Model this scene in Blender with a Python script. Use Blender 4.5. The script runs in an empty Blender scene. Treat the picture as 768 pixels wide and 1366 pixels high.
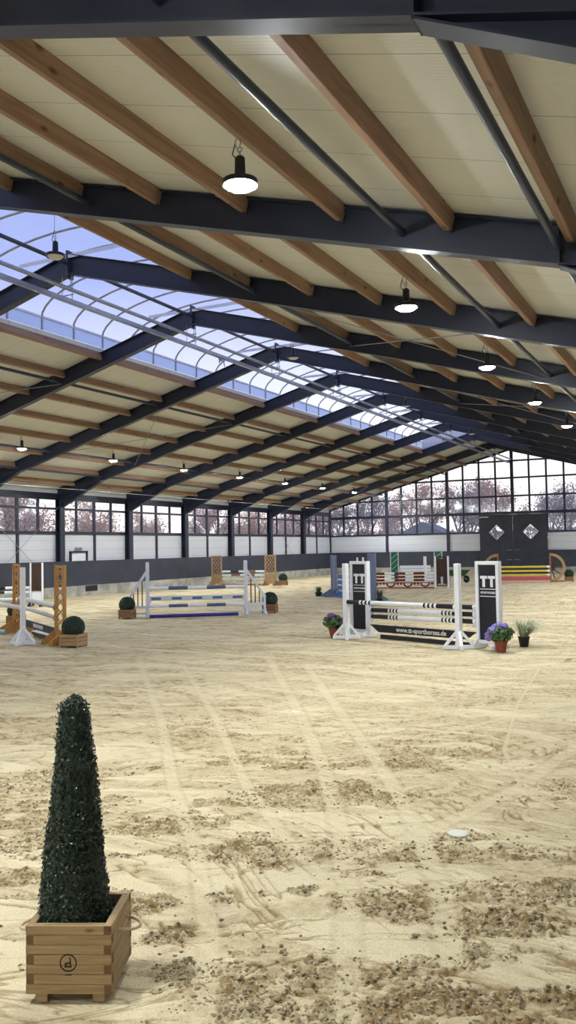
import bpy, bmesh, math, random
import numpy as np
from mathutils import Vector, Matrix, Euler
random.seed(7)
C = bpy.context.scene.collection
PI = math.pi
sc = bpy.context.scene

# ------------------------------------------------------------------ building dimensions (metres)
XR = -12.68            # ridge line
HALF = 13.67           # half width to the wall panels
YG = 59.37             # far gable
B = 4.967              # bay
S = 0.275              # roof slope
ZB = 8.12              # rafter underside at the ridge
ZP = 8.395             # purlin underside at the ridge
ZS = 8.60              # roof sheet underside at the ridge
YN = YG - 13*B         # near gable, behind the viewer
SKY = 3.13             # half width of the ridge skylight
SKY0, SKY1 = YG - 12*B, YG - 2*B
XW = XR - HALF
ZPAN, ZWT, ZK, ZPL = 2.83, 4.39, 1.56, .469
def FY(k): return YG - k*B

# ------------------------------------------------------------------ materials
def new_mat(name):
    m = bpy.data.materials.new(name); m.use_nodes = True
    return m, m.node_tree.nodes, m.node_tree.links, m.node_tree.nodes['Principled BSDF']
def plain(name, col, rough=.6, metal=0., var=.12, scale=6., bump=0., spec=.4):
    m, n, l, p = new_mat(name)
    p.inputs['Roughness'].default_value = rough; p.inputs['Metallic'].default_value = metal
    p.inputs['Specular IOR Level'].default_value = spec
    tc = n.new('ShaderNodeTexCoord'); no = n.new('ShaderNodeTexNoise')
    no.inputs['Scale'].default_value = scale; no.inputs['Detail'].default_value = 5
    l.new(tc.outputs['Object'], no.inputs['Vector'])
    r = n.new('ShaderNodeValToRGB')
    r.color_ramp.elements[0].position = .3; r.color_ramp.elements[1].position = .7
    r.color_ramp.elements[0].color = tuple(c*(1-var) for c in col)+(1,)
    r.color_ramp.elements[1].color = tuple(min(1, c*(1+var)) for c in col)+(1,)
    l.new(no.outputs['Fac'], r.inputs['Fac']); l.new(r.outputs['Color'], p.inputs['Base Color'])
    if bump:
        b = n.new('ShaderNodeBump'); b.inputs['Strength'].default_value = bump; b.inputs['Distance'].default_value = .01
        l.new(no.outputs['Fac'], b.inputs['Height']); l.new(b.outputs['Normal'], p.inputs['Normal'])
    return m
def wood(name, light, dark, axis=1, scale=1., rough=.65):
    m, n, l, p = new_mat(name); p.inputs['Roughness'].default_value = rough
    p.inputs['Specular IOR Level'].default_value = .25
    tc = n.new('ShaderNodeTexCoord'); mp = n.new('ShaderNodeMapping')
    oi = n.new('ShaderNodeObjectInfo'); ad = n.new('ShaderNodeVectorMath'); ad.operation = 'ADD'
    mu = n.new('ShaderNodeMath'); mu.operation = 'MULTIPLY'; mu.inputs[1].default_value = 37.
    l.new(oi.outputs['Random'], mu.inputs[0])
    sc3 = [26*scale]*3; sc3[axis] = 1.3*scale
    mp.inputs['Scale'].default_value = sc3
    l.new(tc.outputs['Object'], ad.inputs[0]); l.new(mu.outputs[0], ad.inputs[1])
    l.new(ad.outputs[0], mp.inputs['Vector'])
    a = n.new('ShaderNodeTexNoise'); a.inputs['Scale'].default_value = 1.; a.inputs['Detail'].default_value = 6
    a.inputs['Distortion'].default_value = .6
    l.new(mp.outputs[0], a.inputs['Vector'])
    r = n.new('ShaderNodeValToRGB'); r.color_ramp.elements[0].position = .32; r.color_ramp.elements[1].position = .66
    r.color_ramp.elements[0].color = dark+(1,); r.color_ramp.elements[1].color = light+(1,)
    l.new(a.outputs['Fac'], r.inputs['Fac'])
    # knots
    mp2 = n.new('ShaderNodeMapping'); s2 = [5.*scale]*3; s2[axis] = 2.2*scale; mp2.inputs['Scale'].default_value = s2
    l.new(ad.outputs[0], mp2.inputs['Vector'])
    v = n.new('ShaderNodeTexVoronoi'); v.inputs['Scale'].default_value = 1.
    l.new(mp2.outputs[0], v.inputs['Vector'])
    r2 = n.new('ShaderNodeValToRGB'); r2.color_ramp.elements[0].position = .06; r2.color_ramp.elements[1].position = .16
    r2.color_ramp.elements[0].color = (.35, .3, .28, 1); r2.color_ramp.elements[1].color = (1, 1, 1, 1)
    l.new(v.outputs['Distance'], r2.inputs['Fac'])
    mx = n.new('ShaderNodeMix'); mx.data_type = 'RGBA'; mx.blend_type = 'MULTIPLY'; mx.inputs['Factor'].default_value = 1
    l.new(r.outputs['Color'], mx.inputs[6]); l.new(r2.outputs['Color'], mx.inputs[7])
    l.new(mx.outputs[2], p.inputs['Base Color'])
    b = n.new('ShaderNodeBump'); b.inputs['Strength'].default_value = .15; b.inputs['Distance'].default_value = .004
    l.new(a.outputs['Fac'], b.inputs['Height']); l.new(b.outputs['Normal'], p.inputs['Normal'])
    return m
def glass_mat(name, tint, gloss=.06):
    m = bpy.data.materials.new(name); m.use_nodes = True
    n, l = m.node_tree.nodes, m.node_tree.links
    for x in list(n):
        if x.type != 'OUTPUT_MATERIAL': n.remove(x)
    o = [x for x in n if x.type == 'OUTPUT_MATERIAL'][0]
    t = n.new('ShaderNodeBsdfTransparent'); t.inputs['Color'].default_value = tint+(1,)
    g = n.new('ShaderNodeBsdfGlossy'); g.inputs['Roughness'].default_value = .08
    mx = n.new('ShaderNodeMixShader'); mx.inputs[0].default_value = gloss
    l.new(t.outputs[0], mx.inputs[1]); l.new(g.outputs[0], mx.inputs[2]); l.new(mx.outputs[0], o.inputs['Surface'])
    return m
def milky(name, tint, col, fac):
    m = glass_mat(name, tint, .05)
    n, l = m.node_tree.nodes, m.node_tree.links
    o = [x for x in n if x.type == 'OUTPUT_MATERIAL'][0]
    old = o.inputs['Surface'].links[0].from_socket
    t = n.new('ShaderNodeBsdfTranslucent'); t.inputs['Color'].default_value = col+(1,)
    mx = n.new('ShaderNodeMixShader'); mx.inputs[0].default_value = fac
    l.new(old, mx.inputs[1]); l.new(t.outputs[0], mx.inputs[2]); l.new(mx.outputs[0], o.inputs['Surface'])
    return m
def emit(name, col, strength):
    m, n, l, p = new_mat(name)
    p.inputs['Base Color'].default_value = (.9, .9, .9, 1)
    p.inputs['Emission Color'].default_value = col+(1,); p.inputs['Emission Strength'].default_value = strength
    return m

LAMP_STRENGTH = 1060.
M = dict(
    steel=plain('navy_steel', (.020, .025, .046), .42, 0, .08, 3),
    steel2=plain('navy_tube', (.036, .045, .075), .38, 0, .08, 3),
    galv=plain('galvanised', (.36, .38, .43), .38, .75, .1, 12),
    rod=plain('rod_steel', (.34, .34, .36), .4, .6, .1, 12),
    timber=wood('purlin_timber', (.37, .235, .155), (.255, .155, .100), 1, .8),
    kick=plain('kick_board', (.033, .038, .058), .6, 0, .22, 1.3, 0),
    white=plain('white_paint', (.82, .84, .88), .45, 0, .04, 9),
    whitebar=plain('white_bar', (.66, .70, .80), .4, 0, .05, 9),
    black=plain('black_paint', (.012, .012, .016), .45, 0, .15, 9),
    navypan=plain('black_panel', (.010, .011, .020), .4, 0, .15, 5),
    orange=wood('orange_wood', (.52, .28, .085), (.37, .18, .05), 2, 1.2, .5),
    oak=wood('weathered_oak', (.47, .31, .16), (.30, .19, .09), 2, 1.2, .6),
    brown=wood('brown_wood', (.075, .040, .030), (.045, .025, .02), 2, 1.2, .55),
    bluegrey=plain('blue_grey_paint', (.145, .185, .285), .5, 0, .12, 8),
    blue=plain('blue_paint', (.035, .13, .42), .45, 0, .12, 8),
    poleblue=plain('pole_blue', (.075, .125, .26), .5, 0, .15, 8),
    ultra=plain('ultramarine', (.030, .030, .26), .45, 0, .1, 8),
    palegrey=plain('pale_grey', (.55, .54, .55), .5, 0, .08, 8),
    paleblue=plain('pale_blue_pole', (.36, .45, .55), .5, 0, .08, 8),
    cream=plain('cream_paint', (.66, .70, .56), .5, 0, .08, 8),
    red=plain('red_paint', (.30, .030, .028), .45, 0, .12, 8),
    maroon=plain('maroon_paint', (.13, .018, .018), .45, 0, .12, 8),
    pinkred=plain('pink_red', (.55, .10, .12), .45, 0, .08, 8),
    pink=plain('pale_pink', (.70, .52, .48), .5, 0, .06, 8),
    green=plain('green_paint', (.010, .15, .075), .45, 0, .15, 8),
    yellow=plain('yellow_paint', (.70, .58, .075), .45, 0, .06, 8),
    plasticgreen=plain('barrow_green', (.02, .10, .025), .4, 0, .1, 8),
    rubber=plain('black_rubber', (.012, .012, .012), .8, 0, .2, 20),
    terracotta=plain('terracotta', (.26, .055, .030), .7, 0, .15, 14, .1),
    potblack=plain('pot_black', (.012, .012, .014), .5, 0, .15, 14),
    rope=plain('rope', (.55, .44, .30), .9, 0, .2, 120, .4),
    soil=plain('dark_soil', (.018, .014, .010), .95, 0, .4, 60, .6),
    brand=plain('burnt_mark', (.030, .016, .012), .8, 0, .2, 40),
    planter=wood('planter_pine', (.45, .32, .165), (.30, .20, .095), 0, 2.2, .6),
    planter_y=wood('planter_pine_side', (.45, .32, .165), (.30, .20, .095), 1, 2.2, .6),
    planter_end=wood('planter_endgrain', (.22, .125, .055), (.15, .085, .04), 0, 3., .7),
    crate=wood('crate_wood', (.33, .17, .085), (.20, .10, .05), 0, 2.2, .7),
    crate_l=wood('crate_wood_light', (.46, .31, .16), (.30, .19, .09), 0, 2.2, .7),
    frost=plain('satin_black', (.02, .02, .022), .35, .3, .1, 8),
    lamp_off=plain('lamp_lens_unlit', (.62, .60, .52), .3, 0, .03, 8),
    lamp_on=emit('lamp_lens_lit', (.93, .975, 1.), LAMP_STRENGTH),
    pane=None,
    skypane=milky('skylight_sheet', (.80, .85, .96), (.8, .85, .95), .16),
    upstand=milky('upstand_sheet', (.62, .70, .86), (.7, .78, .92), .45),
    bark=plain('bark', (.22, .16, .15), .9, 0, .2, 9),
    leaf_o=plain('leaf_orange', (.84, .43, .19), .7, 0, .3, 2),
    leaf_p=plain('leaf_russet', (.74, .45, .33), .7, 0, .3, 2),
    leaf_b=plain('leaf_brown', (.46, .37, .33), .7, 0, .3, 2),
    grass_out=plain('lawn', (.10, .14, .05), .9, 0, .3, .6),
    render=plain('house_render', (.55, .52, .50), .8, 0, .06, 2),
    rooftile=plain('house_roof', (.16, .18, .24), .7, 0, .15, 2),
    purple=plain('purple_bloom', (.34, .27, .66), .6, 0, .35, 30),
    violet=plain('violet_bloom', (.30, .10, .42), .6, 0, .35, 30),
    hleaf=plain('hydrangea_leaf', (.050, .115, .030), .5, 0, .4, 20),
    gblade=plain('ornamental_grass', (.36, .40, .25), .6, 0, .4, 12),
    gblade_d=plain('dark_grass', (.055, .085, .045), .6, 0, .4, 12),
    pale_spot=plain('pale_disc', (.64, .64, .57), .7, 0, .05, 8),
)
# boxwood leaves: three tones picked per leaf by position noise
def leafy(name, c0, c1, rough=.35):
    m, n, l, p = new_mat(name); p.inputs['Roughness'].default_value = rough
    p.inputs['Specular IOR Level'].default_value = .5
    g = n.new('ShaderNodeNewGeometry'); r = n.new('ShaderNodeValToRGB')
    r.color_ramp.elements[0].color = c0+(1,); r.color_ramp.elements[1].color = c1+(1,)
    l.new(g.outputs['Random Per Island'], r.inputs['Fac']); l.new(r.outputs['Color'], p.inputs['Base Color'])
    return m
M['pane'] = milky('dusty_hazy_pane', (.93, .95, .97), (.85, .83, .84), .11)  # dusty glass; the milky mix also imitates a whitish haze reflection
M['box_leaf'] = leafy('boxwood_leaf', (.008, .017, .010), (.052, .088, .052))
M['ball_leaf'] = leafy('boxball_leaf', (.008, .024, .013), (.020, .055, .028))

def panel_mat(name, col, per, axis, joint, jaxis, strength=.25, jw=.012):
    """sandwich panel: micro-lines repeated along one axis, joints every `joint` metres"""
    m, n, l, p = new_mat(name); p.inputs['Roughness'].default_value = .5
    g = n.new('ShaderNodeNewGeometry'); sx = n.new('ShaderNodeSeparateXYZ'); l.new(g.outputs['Position'], sx.inputs[0])
    w = n.new('ShaderNodeMath'); w.operation = 'MULTIPLY'; w.inputs[1].default_value = 2*PI/per
    l.new(sx.outputs[axis], w.inputs[0])
    sn = n.new('ShaderNodeMath'); sn.operation = 'SINE'; l.new(w.outputs[0], sn.inputs[0])
    b = n.new('ShaderNodeBump'); b.inputs['Strength'].default_value = strength; b.inputs['Distance'].default_value = .004
    l.new(sn.outputs[0], b.inputs['Height']); l.new(b.outputs['Normal'], p.inputs['Normal'])
    d = n.new('ShaderNodeMath'); d.operation = 'PINGPONG'; d.inputs[1].default_value = joint/2
    l.new(sx.outputs[jaxis], d.inputs[0])
    lt = n.new('ShaderNodeMath'); lt.operation = 'LESS_THAN'; lt.inputs[1].default_value = jw/2
    l.new(d.outputs[0], lt.inputs[0])
    no = n.new('ShaderNodeTexNoise'); no.inputs['Scale'].default_value = .5; l.new(g.outputs['Position'], no.inputs['Vector'])
    r = n.new('ShaderNodeValToRGB')
    r.color_ramp.elements[0].color = tuple(c*.95 for c in col)+(1,); r.color_ramp.elements[1].color = tuple(min(1, c*1.04) for c in col)+(1,)
    l.new(no.outputs['Fac'], r.inputs['Fac'])
    mx = n.new('ShaderNodeMix'); mx.data_type = 'RGBA'
    l.new(lt.outputs[0], mx.inputs['Factor']); l.new(r.outputs['Color'], mx.inputs[6]); mx.inputs[7].default_value = tuple(c*.55 for c in col)+(1,)
    l.new(mx.outputs[2], p.inputs['Base Color'])
    return m
M['roof'] = panel_mat('roof_panel', (.64, .64, .575), .05, 1, 1.0, 1, .35, .014)
M['wallpan'] = panel_mat('wall_panel', (.60, .62, .67), .125, 2, .42, 2, .2, .012)
M['concrete'] = None
def concrete():
    m, n, l, p = new_mat('plinth_concrete'); p.inputs['Roughness'].default_value = .85
    g = n.new('ShaderNodeNewGeometry'); no = n.new('ShaderNodeTexNoise'); no.inputs['Scale'].default_value = 1.6; no.inputs['Detail'].default_value = 8
    l.new(g.outputs['Position'], no.inputs['Vector'])
    r = n.new('ShaderNodeValToRGB'); r.color_ramp.elements[0].position = .35; r.color_ramp.elements[1].position = .68
    r.color_ramp.elements[0].color = (.26, .25, .22, 1); r.color_ramp.elements[1].color = (.52, .50, .44, 1)
    l.new(no.outputs['Fac'], r.inputs['Fac']); l.new(r.outputs['Color'], p.inputs['Base Color'])
    return m
M['concrete'] = concrete()

# ------------------------------------------------------------------ mesh helpers
class MB:
    def __init__(s): s.v = []; s.f = []; s.m = []; s.mi = 0
    def add(s, vs, fs):
        o = len(s.v); s.v += [tuple(v) for v in vs]
        for f in fs: s.f.append(tuple(i+o for i in f)); s.m.append(s.mi)
        return s
    def box(s, c, d, rot=None):
        c = Vector(c); h = [x/2 for x in d]
        vs = [Vector((x*h[0], y*h[1], z*h[2])) for x in (-1, 1) for y in (-1, 1) for z in (-1, 1)]
        if rot is not None: vs = [rot @ v for v in vs]
        vs = [v+c for v in vs]
        return s.add(vs, [(0, 1, 3, 2), (4, 6, 7, 5), (0, 4, 5, 1), (2, 3, 7, 6), (0, 2, 6, 4), (1, 5, 7, 3)])
    def bar(s, a, b, w, t, up=(0, 0, 1)):
        """rectangular bar from a to b, width w sideways, t along up"""
        a, b = Vector(a), Vector(b); d = (b-a); L = d.length; d.normalize()
        up = Vector(up); sd = d.cross(up)
        if sd.length < 1e-4: sd = d.cross(Vector((0, 1, 0)))
        sd.normalize(); u = sd.cross(d)
        R = Matrix((sd, d, u)).transposed()
        return s.box((a+b)/2, (w, L, t), R)
    def tube(s, a, b, r, n=10, r2=None, cap=True):
        a, b = Vector(a), Vector(b); d = (b-a).normalized(); r2 = r if r2 is None else r2
        x = d.orthogonal().normalized(); y = d.cross(x)
        vs = []
        for p, rr in ((a, r), (b, r2)):
            for i in range(n):
                t = 2*PI*i/n; vs.append(p+x*(rr*math.cos(t))+y*(rr*math.sin(t)))
        fs = [(i, (i+1) % n, n+(i+1) % n, n+i) for i in range(n)]
        if cap: fs += [tuple(range(n-1, -1, -1)), tuple(range(n, 2*n))]
        return s.add(vs, fs)
    def path(s, pts, r, n=6, closed=False):
        pts = [Vector(p) for p in pts]; m = len(pts); vs = []
        ref = None
        for i, p in enumerate(pts):
            if closed: d = pts[(i+1) % m]-pts[i-1]
            else: d = pts[min(i+1, m-1)]-pts[max(i-1, 0)]
            d.normalize()
            if ref is None: x = d.orthogonal().normalized()
            else:
                x = ref-d*ref.dot(d); x.normalize()
            ref = x; y = d.cross(x); rr = r[i] if hasattr(r, '__len__') else r
            for j in range(n):
                t = 2*PI*j/n; vs.append(p+x*(rr*math.cos(t))+y*(rr*math.sin(t)))
        fs = []
        for i in range(m if closed else m-1):
            for j in range(n):
                a, b = i*n, ((i+1) % m)*n
                fs.append((a+j, a+(j+1) % n, b+(j+1) % n, b+j))
        if not closed: fs += [tuple(range(n-1, -1, -1)), tuple(range((m-1)*n, m*n))]
        return s.add(vs, fs)
    def prism(s, poly, a, b, axis='y'):
        """2-D outline extruded along axis from a to b; outline coords are the other two axes in order"""
        def P(u, v, w):
            return {'x': (w, u, v), 'y': (u, w, v), 'z': (u, v, w)}[axis]
        n = len(poly)
        vs = [P(u, v, a) for u, v in poly]+[P(u, v, b) for u, v in poly]
        fs = [tuple(range(n)), tuple(range(2*n-1, n-1, -1))]+[(i, n+i, n+(i+1) % n, (i+1) % n) for i in range(n)]
        return s.add(vs, fs)
    def lathe(s, prof, n=16, c=(0, 0, 0), cap=True):
        vs = []; c = Vector(c)
        for r, z in prof:
            for i in range(n):
                t = 2*PI*i/n; vs.append(c+Vector((r*math.cos(t), r*math.sin(t), z)))
        fs = []
        for k in range(len(prof)-1):
            for i in range(n):
                fs.append((k*n+i, k*n+(i+1) % n, (k+1)*n+(i+1) % n, (k+1)*n+i))
        if cap: fs += [tuple(range(n-1, -1, -1)), tuple(range((len(prof)-1)*n, len(prof)*n))]
        return s.add(vs, fs)
    def mesh(s, name, mats, smooth=False, bevel=0):
        me = bpy.data.meshes.new(name); me.from_pydata(s.v, [], s.f)
        for m in (mats if isinstance(mats, (list, tuple)) else [mats]): me.materials.append(m)
        me.polygons.foreach_set('material_index', s.m)
        bm = bmesh.new(); bm.from_mesh(me); bmesh.ops.recalc_face_normals(bm, faces=bm.faces)
        if bevel:
            es = [e for e in bm.edges if len(e.link_faces) == 2 and e.calc_face_angle(0) > .6]
            bmesh.ops.bevel(bm, geom=es, offset=bevel, segments=1, affect='EDGES')
        bm.to_mesh(me); bm.free()
        if smooth:
            me.polygons.foreach_set('use_smooth', [True]*len(me.polygons))
            try: me.set_sharp_from_angle(angle=.7)
            except Exception: pass
        me.update(); return me
    def build(s, name, mats, parent=None, smooth=False, bevel=0, loc=None, label=None):
        o = bpy.data.objects.new(name, s.mesh(name, mats, smooth, bevel)); C.objects.link(o)
        if parent: o.parent = parent
        if loc: o.location = loc
        if label: o['label'] = label
        return o
def tag(o, label=None, cat=None, group=None, kind=None):
    if label: o['label'] = label
    if cat: o['category'] = cat
    if group: o['group'] = group
    if kind: o['kind'] = kind
    return o
def empty(name, loc=(0, 0, 0), rz=0., label=None, cat=None, group=None, kind=None):
    o = bpy.data.objects.new(name, None); C.objects.link(o); o.location = loc; o.rotation_euler = (0, 0, rz)
    o.empty_display_size = .1
    return tag(o, label, cat, group, kind)
def copy_tree(o, parent=None):
    c = o.copy(); C.objects.link(c); c.parent = parent
    for ch in list(o.children): copy_tree(ch, c)
    return c
def dup(o, loc, rz=None, label=None, group=None):
    c = copy_tree(o); c.location = loc
    if rz is not None: c.rotation_euler = (0, 0, rz)
    if label: c['label'] = label
    if group: c['group'] = group
    return c
def lettering(body, size, loc, rot, mat, parent, name='lettering', bold=.0, ext=.001, align='CENTER', width=None):
    cu = bpy.data.curves.new(name, 'FONT'); cu.body = body; cu.size = size; cu.align_x = align; cu.align_y = 'CENTER'
    cu.extrude = ext; cu.offset = bold; cu.materials.append(mat); cu.resolution_u = 3
    o = bpy.data.objects.new(name, cu); C.objects.link(o); o.parent = parent
    o.location = loc; o.rotation_euler = rot
    bpy.context.view_layer.update()
    if width and o.dimensions.x > 0: cu.size = size; k = width/o.dimensions.x
    else: k = 1.
    me = bpy.data.meshes.new_from_object(o.evaluated_get(bpy.context.evaluated_depsgraph_get()))
    me.transform(Matrix.Diagonal((k, 1, 1, 1))); bpy.data.objects.remove(o); bpy.data.curves.remove(cu)
    if not me.materials: me.materials.append(mat)
    o = bpy.data.objects.new(name, me); C.objects.link(o); o.parent = parent
    o.location = loc; o.rotation_euler = rot
    return o

# ------------------------------------------------------------------ noise for the sand
def _hash(ix, iy, seed):
    h = (ix.astype(np.int64)*374761393 + iy.astype(np.int64)*668265263 + seed*982451653) & 0xffffffff
    h = ((h ^ (h >> 13))*1274126177) & 0xffffffff
    return ((h ^ (h >> 16)) & 0xffff)/65535.
def vn(x, y, seed=0):
    ix, iy = np.floor(x), np.floor(y); fx, fy = x-ix, y-iy
    fx = fx*fx*fx*(fx*(fx*6-15)+10); fy = fy*fy*fy*(fy*(fy*6-15)+10)
    a, b, c, d = _hash(ix, iy, seed), _hash(ix+1, iy, seed), _hash(ix, iy+1, seed), _hash(ix+1, iy+1, seed)
    return (a+(b-a)*fx)*(1-fy)+(c+(d-c)*fx)*fy
def fbm(x, y, seed=0, o=4):
    s = 0; a = .5; t = 0
    for i in range(o):
        s = s+a*vn(x, y, seed+i*17); t += a; x, y = x*2.03+3.1, y*2.03+1.7; a *= .5
    return s/t
def sstep(a, b, x):
    t = np.clip((x-a)/(b-a), 0, 1); return t*t*(3-2*t)

TRACKS = [  # wheel and harrow lanes pressed into the sand (world polylines, width)
    ([(-7.34, 13.77), (-4.67, 9.5), (-3.36, 7.3), (-2.54, 5.78), (-1.96, 4.58), (-1.48, 3.4)], .20),
    ([(-6.28, 13.11), (-3.74, 8.93), (-2.61, 7.05), (-1.96, 5.85), (-1.56, 5.0), (-1.24, 4.13)], .20),
    ([(-9.65, 12.97), (-5.99, 8.48), (-4.21, 6.13), (-3.24, 4.96), (-2.43, 3.85), (-2.03, 3.14)], .16),
    ([(-8.91, 13.23), (-5.37, 8.73), (-3.63, 6.37), (-2.53, 5.12), (-2.15, 4.74)], .14),
    ([(-1.36, 8.93), (-1.57, 7.25), (-1.78, 6.39), (-1.96, 5.85), (-2.17, 5.27)], .20),
    ([(-1.04, 6.72), (-1.47, 7.05), (-1.97, 8.51), (-2.35, 10.94), (-2.71, 14.37)], .065),
    ([(-2.05, 13.74), (-3.44, 11.74), (-4.55, 10.38)], .12),
    ([(-1.72, 11.46), (-2.49, 9.65), (-3.02, 8.62)], .12)]
BLOBS = [(-3.75, 5.25, .45), (-4.23, 4.52, .35), (-2.95, 5.16, .26), (-2.57, 5.1, .3), (-4.05, 4.94, .3), (-1.77, 4.73, .22),
         (-1.02, 4.59, .36), (-1.26, 4.2, .22), (-2.05, 3.37, .30), (-1.55, 3.47, .36), (-1.13, 3.73, .34), (-.73, 3.98, .28),
         (-.88, 5.13, .25), (-2.94, 4.14, .2), (-2.31, 3.4, .2), (-1.55, 4.6, .2), (-2.27, 4.68, .1), (-2.08, 5.03, .12),
         (-5.0, 5.1, .25), (-3.54, 5.53, .25), (-2.62, 3.75, .2), (-1.9, 3.05, .35), (-1.3, 3.2, .35), (-.7, 3.4, .4)]
BOX_C = (-2.741, 3.216); BOX_A = math.atan2(.412, .911)
def lane(x, y):
    """0..1 inside a wheel lane"""
    best = np.zeros_like(x)
    for pts, w in TRACKS:
        dm = np.full_like(x, 1e9)
        for (ax, ay), (bx, by) in zip(pts[:-1], pts[1:]):
            dx, dy = bx-ax, by-ay; t = np.clip(((x-ax)*dx+(y-ay)*dy)/(dx*dx+dy*dy), 0, 1)
            dm = np.minimum(dm, np.hypot(x-ax-t*dx, y-ay-t*dy))
        best = np.maximum(best, 1-sstep(w*.22, w*.55, dm))
    return best
def rough_mask(x, y):
    b = np.zeros_like(x)
    x0, y0 = x, y
    x, y = x+.55*(fbm(x*1.7, y*1.7, 61, 4)-.5), y+.55*(fbm(x*1.7, y*1.7, 67, 4)-.5)
    for cx, cy, r in BLOBS:
        # clods lie in smeared patches, longer along the ride
        u = (x-cx)*.80+(y-cy)*.6; v = -(x-cx)*.6+(y-cy)*.8
        b = np.maximum(b, np.exp(-((u/(r*1.5))**2+(v/(r*.75))**2)))
    x, y = x0, y0
    u = x*.9+y*.44; v = -x*.44+y*.9
    brk = .5*fbm(u*3.0, v*5.2, 5, 5)+.5*fbm(u*10, v*17, 6, 3)
    m = sstep(.515, .635, b*.36+brk*.70)
    g = fbm(u*.9, v*2.6, 41, 6)*.7+.3*fbm(u*6, v*11, 42, 3)
    m = np.maximum(m, .8*sstep(.545, .63, g)*sstep(1.5, 4, y)*(1-.6*sstep(7, 11, y)))
    return m*(1-.55*lane(x, y))
DIRS = ((-.30, 71, 1.), (.30, 83, 1.), (.75, 97, .9), (.05, 113, .8))
def damp_mask(x, y):
    """scuffed, darker sand: streaks along several ride lines"""
    s = np.zeros_like(x); c = np.zeros_like(x)
    for a, seed, wt in DIRS:
        ca, sa = math.cos(a), math.sin(a); u = x*ca+y*sa; v = -x*sa+y*ca
        w = 1.6*(fbm(x*.35, y*.35, seed+9, 3)-.5)
        q = fbm(u*.42, (v+w)*3.6, seed, 6)
        s = np.maximum(s, wt*sstep(.54, .66, q))
        # thin creases left by hoof scrapes and the harrow
        k = 1-np.abs(2*fbm(u*.8, (v+w)*6.5, seed+5, 4)-1)
        c = np.maximum(c, wt*sstep(.955, .995, k)*sstep(.47, .56, fbm(u*.5, v*1.2, seed+31, 3)))
    return s, c
def sand(x, y):
    R = rough_mask(x, y); D, K = damp_mask(x, y); L = lane(x, y)
    far = 1-sstep(7, 16, y)
    n1 = fbm(x*11, y*11, 11, 3); n2 = fbm(x*30, y*30, 23, 3); n3 = vn(x*58, y*58, 31)
    z = .022*(fbm(x*.9, y*.9, 3, 3)-.5)
    z = z+R*(.026*(n1-.45)+.042*(np.abs(n2-.5)*2)**.8*.8-.010+.022*(n3-.5))
    z = z+D*(1-.5*L)*(.020*(fbm(x*8, y*8, 51, 3)-.4)+.012*(n2-.5))
    z = z-.016*K*(1-.6*L)
    z = z+(1-R)*(.005*(n1-.5)+.003*(n2-.5))
    z = z-.004*L+.0016*L*np.sin(70*(x*.5+y*.86))*far
    # ground is level where the heavy things stand
    dp = np.hypot(x-BOX_C[0], y-BOX_C[1]); k = sstep(.30, .55, dp)
    z = z*k - .004*(1-k)
    edge = sstep(9, 15, y)
    z = z*(1-edge*.55)
    E = 4*L*(1-L)*(.4+.6*n1)
    rib = L*(.5+.5*np.sin(52*(x*.5+y*.86)))*far
    damp = np.clip((R*(.14+.64*np.clip(n2*1.6-.45, 0, 1))+D*(.11+.52*np.clip(n1*.8+n2*.8-.40, 0, 1))+.70*K)*(1-.6*L)+.22*E+.09*rib, 0, 1)  # creases, lane edges and lane ribs are darkened along with the damp sand
    return z-.006, damp

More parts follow.
